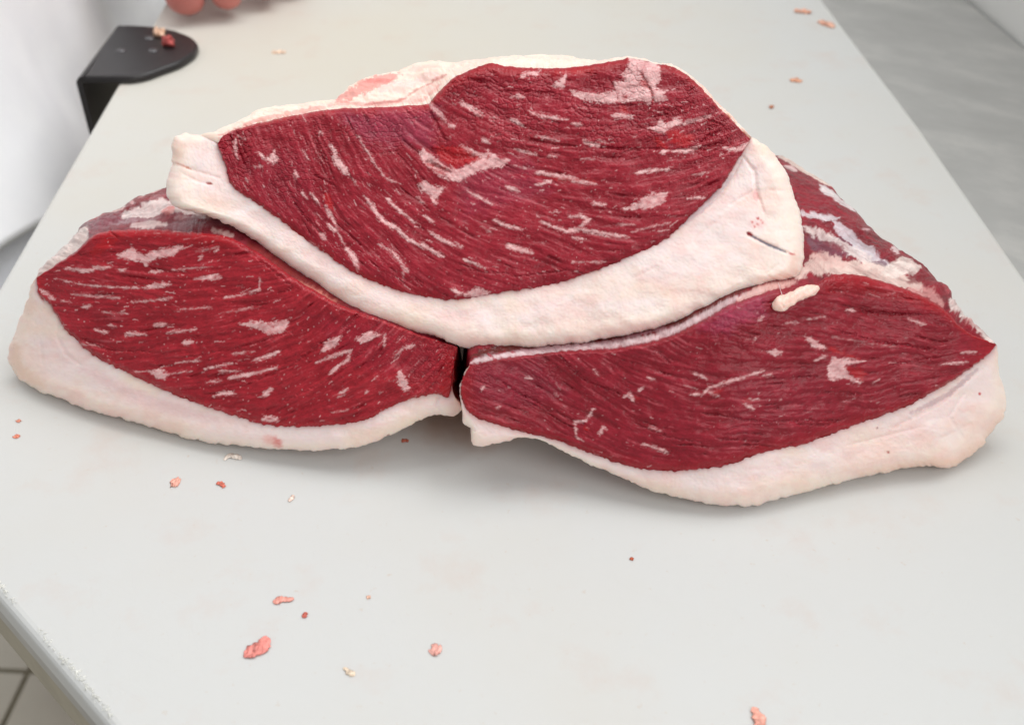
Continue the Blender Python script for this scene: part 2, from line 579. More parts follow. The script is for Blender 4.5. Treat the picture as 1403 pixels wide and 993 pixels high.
class Cut:
    """one piece of beef: outline curves traced in the photograph, laid on its own leaning cut surface"""
    def __init__(self, d):
        self.d = d
        g = np.array(d["guide"], float)
        G = on_z(g[:, :2], g[:, 2])
        o = np.argsort(G[:, 0]); G = G[o]
        self.gx, self.gy, self.gz = G.T
        # smooth the contact line
        xs = np.linspace(self.gx[0], self.gx[-1], 160)
        k = np.hanning(31); k /= k.sum()
        sm = lambda v: np.convolve(np.pad(np.interp(xs, self.gx, v), 15, mode="reflect", reflect_type="odd"), k, "valid")
        self.xs, self.ys, self.zs = xs, sm(self.gy), sm(self.gz)

    def depth(self, P):
        d = rays(P)
        lo = np.full(P.shape[:-1], .2); hi = np.full(P.shape[:-1], 1.2)
        K = self.d["lean"]
        s0 = (self.ys[8] - self.ys[0]) / (self.xs[8] - self.xs[0]); s1 = (self.ys[-1] - self.ys[-9]) / (self.xs[-1] - self.xs[-9])
        for _ in range(30):
            t = (lo + hi) / 2
            X = d[..., 0] * t; Y = d[..., 1] * t; Z = CAMH + d[..., 2] * t
            cy = np.interp(X, self.xs, self.ys) + np.where(X < self.xs[0], (X - self.xs[0]) * s0, 0) + np.where(X > self.xs[-1], (X - self.xs[-1]) * s1, 0)
            cz = np.interp(X, self.xs, self.zs)
            dz = Z - cz
            f = Y - cy - K * dz - self.d.get("curl", 0) * np.maximum(dz, 0) ** 2
            hi = np.where(f > 0, t, hi); lo = np.where(f > 0, lo, t)
        return (lo + hi) / 2

    def build(self):
        d = self.d
        nu, nf = d["nu"], d["nf"]
        T = spline(d["T"], nu, .8, 11 + d["seed"], .15)
        I = spline(d["I"], nu, 1.5, 21 + d["seed"], .17)
        O = spline(d["O"], nu, 1.7, 31 + d["seed"], .10)
        Bc = spline(d["B"], nu, 1.2, 41 + d["seed"], .10)
        I[0] = T[0]; I[-1] = T[-1]
        x0, y0 = int(min(I[:, 0].min(), T[:, 0].min())) - 8, int(min(I[:, 1].min(), T[:, 1].min())) - 8
        w, h = int(max(I[:, 0].max(), T[:, 0].max())) - x0 + 12, int(max(I[:, 1].max(), T[:, 1].max())) - y0 + 12
        ang = angle_field(d["fibre"], x0, y0, w, h)
        fine = lic(ang, x0, y0, w, h, 6, d["seed"])
        mid = lic(ang, x0, y0, w, h, 20, d["seed"] + 1); mid = blur(mid, 1); mid /= mid.std()
        cross = lic(ang + math.pi / 2, x0, y0, w, h, 5, d["seed"] + 2)
        broad = blur(lic(ang, x0, y0, w, h, 40, d["seed"] + 3), 5); broad /= broad.std()
        # ---- lean cut face
        v = np.linspace(0, 1, nf)[:, None, None]
        v = v ** 1.0
        P = I[None] * (1 - v) + T[None] * v
        X, Y = P[..., 0], P[..., 1]
        F, M_, Cx, Bd = (sample(a, x0, y0, X, Y) for a in (fine, mid, cross, broad))
        lump = fbm(X / 34., Y / 26., d["seed"], 3)
        we = worley_edge(X / 9. + .25 * fbm(X / 9, Y / 9, 3, 2), Y / 7.5 + .25 * fbm(X / 9, Y / 9, 8, 2), d["seed"])
        grain = d["grain"](X, Y)
        crack = (1 - sstep(.03, .20, we)) * grain * sstep(-.3, .35, fbm(X / 30., Y / 30., 51, 2))
        fat = np.zeros(X.shape)
        for q in d["flecks"]:
            pts, hw = (q[0], q[1]) if len(q) > 1 else (q[0], None)
            fat = np.maximum(fat, feature(X, Y, pts, hw and hw * .76, 1.8 if hw is None else 1.5, 2.1, len(pts) + d["seed"], .85 * F + .35 * M_) * (q[2] if len(q) > 2 else 1))
        # pale specks: painted wet glints and little fat flecks, drawn out along the fibres
        r = np.random.default_rng(100 + d["seed"])
        sp = np.zeros((h, w), np.float32)
        for k in range(d["specks"]):
            sx, sy = r.integers(6, w - 6), r.integers(6, h - 6)
            ln = int(1 + r.exponential(2.6)); a = ang[sy, sx] + r.normal(0, .2); st = .15 + .85 * r.random() ** 2
            for m in range(ln):
                jx, jy = int(sx + m * math.cos(a)), int(sy + m * math.sin(a))
                if 0 < jx < w - 1 and 0 < jy < h - 1: sp[jy, jx] = max(sp[jy, jx], st)
                if r.random() < .3 and 0 < jx < w - 1 and 1 < jy < h - 1: sp[jy - 1, jx] = max(sp[jy - 1, jx], st * .7)
        S = sample(sp, x0, y0, X, Y) * d.get("speck_amt", .8)
        fat = fat * np.clip(.86 + .30 * fbm(X / 7., Y / 5., 140, 3), 0, 1)
        red = np.zeros(X.shape)
        for q in d["reds"]:
            red = np.maximum(red, feature(X, Y, q[0], q[1] if len(q) > 1 else None, 2.5, 3.0, 8))
        base = lin(d["base"]); pale = lin(d["pale"]); dark = lin(d["dark"]); bright = lin((172, 16, 26)); fatc = lin((234, 190, 188)); fatp = lin((206, 104, 112))
        vein = sstep(.9, 2.2, M_ * .8 + .5 * fbm(X / 60, Y / 60, 61, 2))
        mix = np.clip(.42 + .13 * F + .11 * M_ + .15 * Bd + .18 * lump + .12 * fbm(X / 7., Y / 5., 123, 2), 0, 1)[..., None]
        C = dark * (1 - mix) + pale * mix
        C = C * .6 + base * .4
        edge = d["rim_red"](X, Y, np.broadcast_to(v[..., 0], X.shape))[..., None]
        C = C * (1 - edge) + bright * edge
        C = C * (1 - .85 * red[..., None]) + bright * .85 * red[..., None]
        for q in d["tints"]:  # tone patches of the meat, the purple ones a painted sheen
            a = (q[2] * feature(X, Y, q[0], None, 6, 12, 21, None, .4))[..., None]
            C = C * (1 - a) + lin(q[1]) * (.8 + .5 * mix) * a
        C = C * (1 - .30 * vein[..., None]) + fatp * .30 * vein[..., None]
        fc = fatc * (1 - .35 * np.clip(.4 + .5 * F, 0, 1)[..., None]) + fatp * .35 * np.clip(.4 + .5 * F, 0, 1)[..., None]
        f3 = (fat * (1 - .75 * red))[..., None]
        C = C * (1 - f3) + fc * f3
        C = C * (1 - S[..., None] * (1 - f3)) + fatc * S[..., None] * (1 - f3)
        hgt = d["relief"] * (.000042 * F + .000028 * M_ + .00010 * Bd) * (1 - .6 * fat) + .0006 * lump + .00018 * fat + .0001 * S
        hgt -= .00042 * crack
        hgt += d["relief"] * .00006 * Cx * grain
        tear = sstep(1.75, 2.7, -(M_ * .8 + Bd * .65)) * (1 - fat)
        hgt -= .0005 * tear
        for q in d["gouges"]:
            hgt -= .5 * q[2] * feature(X, Y, q[0], q[1], 2.0, 1.8, 5, .5 * F)
        vv = np.linspace(0, 1, nf)[:, None]
        e = 1 - (1 - np.clip(vv / .05, 0, 1)) ** 2
        te = np.clip((vv - .95) / .05, 0, 1)
        tdep = self.depth(P) - .0016 * e + .0040 * (1 - np.sqrt(1 - te ** 2 * .98)) - hgt
        pinch = np.clip(np.minimum(np.arange(nu), np.arange(nu)[::-1]) / 14., 0, 1)[None]
        face3 = ORG + rays(P) * tdep[..., None]
        tuck = []
        ti = self.depth(I)
        for q, back in ((-.016, .012), (-.006, .0035)):
            tuck.append(ORG + rays(I[None])[0] * (ti + back * pinch[0])[:, None])
        root = empty("beef_cut", tuple(ORG + rays(np.array([d["root"]]))[0] * self.depth(np.array([d["root"]], float))[0]))
        tag(root, d["label"], "raw beef", "thick raw beef cuts with fat caps on the board")
        allP = np.concatenate([np.array(tuck), face3]); allC = np.concatenate([C[:1], C[:1], C])
        grid_mesh("lean_face", allP, allC, M_LEAN, root)
        # ---- fat cap: cut band I..O, then its skin side running back under the meat
        nb = d["nb"]
        vb = np.linspace(0, 1, nb)[:, None]
        def smooth(a, k=15):
            w_ = np.hanning(2 * k + 1); w_ /= w_.sum()
            return np.stack([np.convolve(np.pad(a[:, c_], k, mode="reflect", reflect_type="odd"), w_, "valid") for c_ in range(a.shape[1])], -1)
        Is, Os = smooth(I, 8), smooth(O, 10)
        vb3 = vb[..., None]
        Pb = Is[None] * (1 - vb3) + Os[None] * vb3 + (I - Is)[None] * (1 - vb3) ** 6 + (O - Os)[None] * vb3 ** 12
        Xb, Yb = Pb[..., 0], Pb[..., 1]
        wid = np.hypot(*(Os - Is).T)[None]                                  # px
        ro = np.clip((vb * wid - wid + np.minimum(wid * .55, 26)) / np.maximum(np.minimum(wid * .55, 26), 1e-3), 0, 1)
        rr = np.minimum(wid * .55, 26) * .00029
        hl = .00055 * fbm(Xb / 44., Yb / 30., 71 + d["seed"], 2) + .00010 * fbm(Xb / 12., Yb / 9., 75 + d["seed"], 3) + .00006 * fbm(Xb / 3., Yb / 3., 79, 2)
        wr = np.zeros(Xb.shape)
        for q in d["fat_creases"]:
            wr = np.maximum(wr, feature(Xb, Yb, q[0], q[1] * .8, 1.0, 3.6, 6, None, .5) * q[2])
        hl = hl * np.clip(wid / 22., 0, 1) - .0010 * wr
        tb = self.depth(Pb) + rr * .9 * (1 - np.sqrt(1 - ro ** 2 * .97)) - hl * (1 - .5 * ro)
        band3 = ORG + rays(Pb) * tb[..., None]
        f1 = fbm(Xb / 45., Yb / 30., 81 + d["seed"], 3); f2 = fbm(Xb / 12., Yb / 8., 85, 3)
        cin = lin(d.get("fat_in", (250, 227, 223))); cout = lin(d.get("fat_out", (253, 230, 218))); cpk = lin((236, 186, 178))
        k = sstep(.35, .85, vb + .16 * f1)[..., None]
        Cb = cin * (1 - k) + cout * k
        pk = (np.clip(.20 + .45 * f1 + .22 * f2, 0, .6))[..., None]
        Cb = Cb * (1 - pk * .6) + cpk * pk * .6
        yl = (np.clip(.0 + .45 * fbm(Xb / 70., Yb / 40., 301 + d["seed"], 3), 0, .5))[..., None]
        Cb = Cb * (1 - yl) + lin((246, 222, 198)) * yl
        near_i = np.exp(-(vb * wid) / 3.0)[..., None]
        Cb = Cb * (1 - .65 * near_i) + lin((196, 96, 98)) * .65 * near_i
        for q in d["fat_marks"]:
            a = feature(Xb, Yb, q[0], q[1], q[3] if len(q) > 3 else 1.0, 1.6 if len(q) < 4 or q[3] < 2.4 else 6.5, 4)[..., None]
            a = a * (q[4] if len(q) > 4 else 1)
            Cb = Cb * (1 - a) + lin(q[2]) * a
        Bd3 = self.back(Bc, T, face3[-1])
        uu_ = np.linspace(0, 1, nu)[:, None]
        Bd3 = Bd3 + (band3[-1][:1] - Bd3[:1]) * np.exp(-uu_ / .015) + (band3[-1][-1:] - Bd3[-1:]) * np.exp(-(1 - uu_) / .015)
        Bk = Bd3 + np.array(d["drop"])[None]
        Bk[:, 2] = d["zback"]
        pin = np.clip(np.minimum(np.arange(nu), np.arange(nu)[::-1]) / (nu * .05), 0, 1)[:, None]
        Bk = Bd3 * (1 - pin) + Bk * pin
        nu_rows = []
        Ov = band3[-1]
        for q in np.linspace(.04, 1, 26):
            R = Ov * (1 - q) + Bk * q
            R[:, 2] += d.get("belly", 0) * math.sin(math.pi * q) * pin[:, 0]
            nu_rows.append(R)
        under = np.array(nu_rows)
        under += .0006 * fbm(under[..., 0] * 160, under[..., 1] * 160, 7, 2)[..., None] * np.array([0, 0, 1.0])
        Cu = np.broadcast_to(Cb[-1][None], under.shape).copy()
        if "side_red" in d:
            m = sstep(*d["side_red"], np.arange(nu) / nu)[None, :, None]
            Cu = Cu * (1 - m) + lin((150, 28, 34)) * m
        if "side_red" in d:
            m = sstep(.90, .935, np.arange(nu) / nu)[None, :, None]
            Cb = Cb * (1 - m) + lin((150, 20, 28)) * m
        tk = ORG + rays(I) * (ti + .006 * pinch[0])[:, None]
        fp = np.concatenate([tk[None], band3, under])
        if d["zmin"] is not None: fp[..., 2] = np.maximum(fp[..., 2], d["zmin"] + .0002 * np.abs(fbm(fp[..., 0] * 300, fp[..., 1] * 300, 5, 2)))
        grid_mesh("fat_cap", fp, np.concatenate([Cb[:1], Cb, Cu]), M_FAT, root)
        # ---- top: from the upper edge of the cut face back to the far crest, then down
        nt_ = d["nt"]
        q = np.linspace(0, 1, nt_)[:, None, None]
        T3, Ts, Bs3, Bs = face3[-1], smooth(T), smooth(Bd3), smooth(Bc)
        T3s = smooth(T3)
        top = T3s[None] * (1 - q) + Bs3[None] * q + (T3 - T3s)[None] * (1 - q) ** 9 + (Bd3 - Bs3)[None] * q ** 9
        Pt = Ts[None] * (1 - q) + Bs[None] * q
        Xt, Yt = Pt[..., 0], Pt[..., 1]
        qq = q[..., 0]
        swell = np.sin(np.pi * qq) * pin[None, :, 0]
        top[..., 2] += swell * (d["swell"] + (.0007 if d["seed"] == 3 else .0016) * fbm(Xt / 26., Yt / 11., 91 + d["seed"], 4)) + .00018 * swell * fbm(Xt / 6., Yt / 5., 95, 3)
        Ct = d["topcol"](Xt, Yt, qq)
        hreg = np.array(top)
        back = np.array([Bd3 * (1 - a) + Bk * a for a in np.linspace(.05, 1, 14)])
        back += np.array(d["bulge_back"])[None, None] * np.sin(np.pi * np.linspace(.05, 1, 14))[:, None, None] * pin[None]
        grid_mesh(d["topname"], np.concatenate([hreg, back]), np.concatenate([Ct, np.broadcast_to(Ct[-1][None], back.shape)]), d["topmat"], root)
        print(d["label"][:30], "T z", np.round(face3[-1][:: nu // 8, 2], 3), "B z", np.round(Bd3[:: nu // 8, 2], 3), "O z", np.round(Ov[:: nu // 8, 2], 4), "O y", np.round(Ov[:: nu // 8, 1], 3))
        self.root = root
        return root

    def back(self, Bc, T, T3):
        d = self.d
        n = len(Bc)
        u = np.linspace(0, 1, n)
        env = np.clip(np.sin(np.pi * u), 0, 1) ** .6
        if d["backmode"] == "z":
            z = T3[:, 2] + d["bdz"] * env
            z[:] = np.interp(u, [0, .04, .96, 1], [T3[0, 2], z[int(n * .04)], z[int(n * .96)], T3[-1, 2]]) if False else z
            P = on_z(Bc, z)
        else:
            t = self.depth(Bc) + d["bdt"] * env
            P = ORG + rays(Bc) * t[:, None]
        return P


def membrane(base, feats, seed, deg=0.0, amp=1.0):
    ca, sa_ = math.cos(math.radians(deg)), math.sin(math.radians(deg))

    def f(X, Y, q):
        al, ac = X * ca + Y * sa_, -X * sa_ + Y * ca
        st = fbm(al / 30., ac / 2.6, seed + 7, 4)
        n = fbm(X / 22., Y / 8., seed, 4)[..., None]; n2 = fbm(X / 7., Y / 3., seed + 3, 3)[..., None]
        C = np.broadcast_to(lin(base), X.shape + (3,)) * (1 + amp * (.25 * n + .12 * n2 + .28 * st[..., None]))
        for g in feats:
            pts, hw, col = g[:3]
            a = feature(X, Y, pts, hw, g[3] if len(g) > 3 else 2.0, 1.5, seed + len(pts), 1.4 * st, .75)[..., None] * (g[4] if len(g) > 4 else .9) * np.clip(.86 + .35 * amp * st, .4, 1)[..., None]
            C = C * (1 - a) + lin(col) * (1 + .08 * n2) * a
        return np.clip(C, 0, 1)
    return f


# ---- left cut
WHITE = (236, 214, 210)
LEFT = dict(
    seed=1, nu=600, nf=290, nb=70, nt=60, root=(375, 616), lean=.58, curl=1.2, zback=.002, zmin=.0005, drop=(0.005, .012, 0), bulge_back=(0, .004, .003), belly=0.0,
    label="left thick raw beef cut lying on the board, bright red with fine white streaks",
    guide=[(-10, 492, .010), (60, 533, .008), (130, 561, .007), (260, 596, .007), (375, 611, .009), (500, 607, .015), (560, 585, .020), (640, 562, .024)],
    T=[(50, 381), (64, 371), (101, 346), (123, 326), (145, 317), (169, 315), (224, 315), (292, 321), (321, 328), (360, 350), (400, 379), (440, 403), (470, 419), (520, 437), (570, 456), (626, 475)],
    I=[(50, 381), (53, 402), (70, 419), (89, 450), (127, 486), (178, 512), (237, 539), (296, 561), (359, 581), (400, 584), (440, 584), (499, 575), (533, 557), (560, 547), (584, 541), (600, 539), (612, 544), (617, 541), (620, 515), (626, 475)],
    O=[(50, 380), (43, 391), (34, 420), (22, 450), (12, 482), (14, 500), (28, 520), (59, 537), (95, 551), (129, 563), (192, 580), (269, 603), (330, 610), (374, 614), (430, 617), (499, 611), (550, 588), (575, 576), (594, 570), (622, 569), (633, 560), (629, 551), (620, 540), (622, 515), (627, 475)],
    B=[(50, 379), (56, 366), (75, 350), (101, 326), (112, 309), (140, 294), (163, 287), (182, 273), (205, 265), (228, 256), (300, 245), (400, 250), (500, 275), (580, 325), (606, 385), (614, 440), (626, 475)],
    backmode="z", bdz=-.012, swell=.002, topname="silverskin", topmat=M_SKIN_FILM,
    fibre=[(100, 400, 3), (200, 395, 2), (300, 385, -5), (120, 480, 10), (200, 510, 0), (300, 500, -10), (370, 500, -18), (450, 490, -32), (450, 560, -15), (380, 440, -12), (440, 430, -35), (520, 460, -45), (560, 520, -40), (600, 500, -45), (300, 340, -3), (500, 540, -25), (370, 380, -10), (420, 410, -40), (300, 560, -4)],
    base=(160, 14, 33), pale=(186, 46, 58), dark=(122, 6, 20), relief=1.5, specks=1000,
    grain=lambda X, Y: sstep(480, 600, X) * .6,
    rim_red=lambda X, Y, v: .55 * sstep(.90, .97, v) * sstep(110, 140, X) * (1 - sstep(300, 330, X)) + .5 * (1 - sstep(52, 66, X)) + .55 * sstep(600, 616, X) * (1 - v) + .35 * (1 - sstep(0, .05, v)),
    flecks=[
        ([(160, 350), (181, 339), (186, 344), (200, 351), (204, 345), (250, 336), (253, 339), (236, 350), (216, 353), (200, 365), (191, 358), (172, 355)],),
        ([(89, 368), (120, 371), (135, 367), (154, 365)], 3), ([(77, 381), (92, 386), (120, 391), (160, 394), (200, 394), (234, 390)], 1, .8), ([(203, 393), (230, 389)], 4), ([(268, 382), (302, 379)], 4),
        ([(161, 370), (172, 371)], 2), ([(204, 373), (222, 372)], 1.6), ([(236, 370), (291, 365)], 1, .7), ([(181, 414), (213, 411), (236, 408)], 1.2, .8), ([(97, 403), (163, 408)], 1.6, .6),
        ([(307, 408), (340, 402), (355, 397), (356, 381)], 1.5, .85), ([(54, 396), (62, 402), (74, 410)], 3.2), ([(113, 420), (125, 419)], 3, .8), ([(84, 412), (97, 414)], 1.6, .8),
        ([(210, 446), (226, 444)], 3.6), ([(129, 451), (147, 456)], 2.6), ([(171, 461), (175, 457), (200, 458)], 3.2), ([(229, 455), (268, 451)], 1.6, .8), ([(150, 446), (158, 447)], 1.8, .8),
        ([(328, 444), (345, 440), (367, 442), (390, 439), (397, 435), (391, 453), (382, 455), (369, 458), (358, 452)],),
        ([(251, 471), (265, 468)], 4), ([(205, 508), (220, 506), (231, 512), (226, 520), (215, 518)],), ([(181, 510), (206, 508)], 1, .8), ([(231, 512), (262, 508)], 1, .7),
        ([(313, 519), (345, 512), (380, 503)], 3), ([(345, 495), (383, 482)], 3), ([(281, 505), (318, 498)], 1.6), ([(300, 508), (330, 508)], 1.4, .8), ([(293, 542), (308, 538), (322, 539)], 3),
        ([(361, 542), (373, 532)], 4), ([(359, 574), (380, 576)], 3), ([(318, 485), (348, 481)], 1.6, .7), ([(240, 497), (275, 494)], 1.2, .7), ([(282, 524), (302, 521)], 1.2, .8),
        ([(440, 481), (447, 468), (468, 458), (459, 475), (445, 482)],), ([(486, 464), (508, 454), (522, 459), (513, 463), (495, 470)],), ([(527, 457), (526, 475)], 1.5, .8),
        ([(434, 497), (459, 486), (481, 481)], 3), ([(481, 480), (476, 494), (465, 501), (452, 512)], 2.6), ([(545, 509), (550, 507), (556, 520), (561, 532), (554, 537), (543, 524)],),
        ([(538, 489), (553, 477), (570, 473)], 2, .9), ([(463, 543), (476, 533)], 3), ([(512, 520), (516, 516)], 2), ([(499, 537), (504, 535)], 2), ([(363, 571), (381, 574)], 2.5), ([(100, 470), (135, 474)], 1.2, .6),
        ([(140, 428), (175, 430)], 1.2, .6), ([(240, 425), (290, 421)], 1.2, .6), ([(455, 566), (476, 561)], 1.5, .7), ([(300, 430), (345, 421)], 1, .5), ([(268, 345), (300, 338)], 2, .35), ([(295, 345), (299, 340)], 2, .8), ([(273, 355), (277, 350)], 2.2, .7)],  # streak by the lower fat edge is a painted wet glint
    reds=[([(369, 444), (374, 447)], 1.5), ([(121, 345), (150, 320), (170, 322), (150, 340), (128, 352)],), ([(605, 530), (614, 540)], 5)],
    gouges=[([(150, 318), (162, 326)], 2, .002), ([(330, 335), (400, 392)], 1.5, .0008), ([(110, 463), (150, 480), (230, 483)], 1.2, .0011), ([(255, 463), (330, 448)], 1.0, .0010), ([(250, 490), (320, 478), (400, 455)], 1.0, .0010), ([(330, 530), (400, 500), (440, 470)], 1.2, .0011), ([(390, 550), (450, 520), (500, 480)], 1.2, .0012), ([(300, 333), (270, 338), (240, 334)], 1.6, .0010), ([(470, 452), (500, 426)], 1.4, .001)],
    fat_creases=[([(52, 400), (62, 416)], 1.6, 1.0), ([(80, 430), (78, 460), (90, 485), (110, 500)], 2.5, .5), ([(75, 462), (110, 470)], 1.5, .4), ([(600, 545), (596, 556), (606, 566)], 1.6, .9), ([(56, 470), (58, 500)], 1.0, .5)],
    fat_marks=[([(53, 398), (60, 412)], 1.6, (186, 70, 70)), ([(378, 602), (383, 610)], 5, (214, 90, 86), 2.5, .8), ([(360, 600), (380, 604)], 5, (232, 150, 140), 3, .5), ([(530, 596), (534, 598)], 1.5, (130, 50, 50)), ([(110, 505), (200, 548), (300, 575)], 8, (232, 200, 198), 3, .6), ([(20, 470), (22, 505), (60, 530)], 9, (240, 206, 184), 4, .7)],
    side_red=(.80, .90), tints=[([(420, 430), (520, 440), (610, 480), (590, 520), (480, 500)], (150, 20, 44), .4), ([(70, 390), (140, 385), (160, 450), (110, 460)], (138, 14, 30), .4)],
    topcol=membrane((124, 34, 46), [
        ([(50, 379), (75, 358), (104, 336), (120, 316)], 11, (240, 222, 214)), ([(120, 316), (150, 306), (182, 303)], 6, (128, 62, 74), 2), ([(121, 305), (132, 297), (147, 295), (140, 303), (126, 307)], None, (176, 26, 34)),
        ([(162, 289), (196, 276), (226, 262)], 10, (132, 14, 26)), ([(165, 291), (172, 285)], 2, WHITE, 1), ([(180, 279), (184, 286)], 3.5, (226, 170, 168), 1), ([(190, 274), (200, 270)], 3, (226, 160, 160), 1), ([(205, 266), (222, 259)], 2.2, (226, 180, 176), 1), ([(150, 291), (170, 291)], 2.5, (225, 178, 172), 1),
        ([(205, 282), (228, 277)], 5, (170, 92, 96), 2), ([(168, 301), (195, 296), (225, 289), (258, 292), (290, 303)], 8, (240, 222, 218)), ([(222, 296), (240, 294)], 4, (226, 128, 122), 2, .8), ([(150, 310), (190, 306), (215, 304)], 2.6, (160, 120, 126), 2), ([(240, 304), (280, 302)], 2, (170, 126, 128), 1.5),
        ([(228, 312), (275, 310), (300, 305), (330, 318)], 5.5, (136, 76, 84), 2), ([(290, 316), (320, 324)], 3, (224, 190, 184), 2, .7), ([(180, 312), (228, 309)], 3, (232, 206, 202), 1.5), ([(340, 335), (400, 380), (470, 420)], 8, (128, 40, 38), 2), ([(405, 384), (425, 394), (460, 414)], 1.6, (206, 130, 116), 1.5, .8)], 5, -10),
)

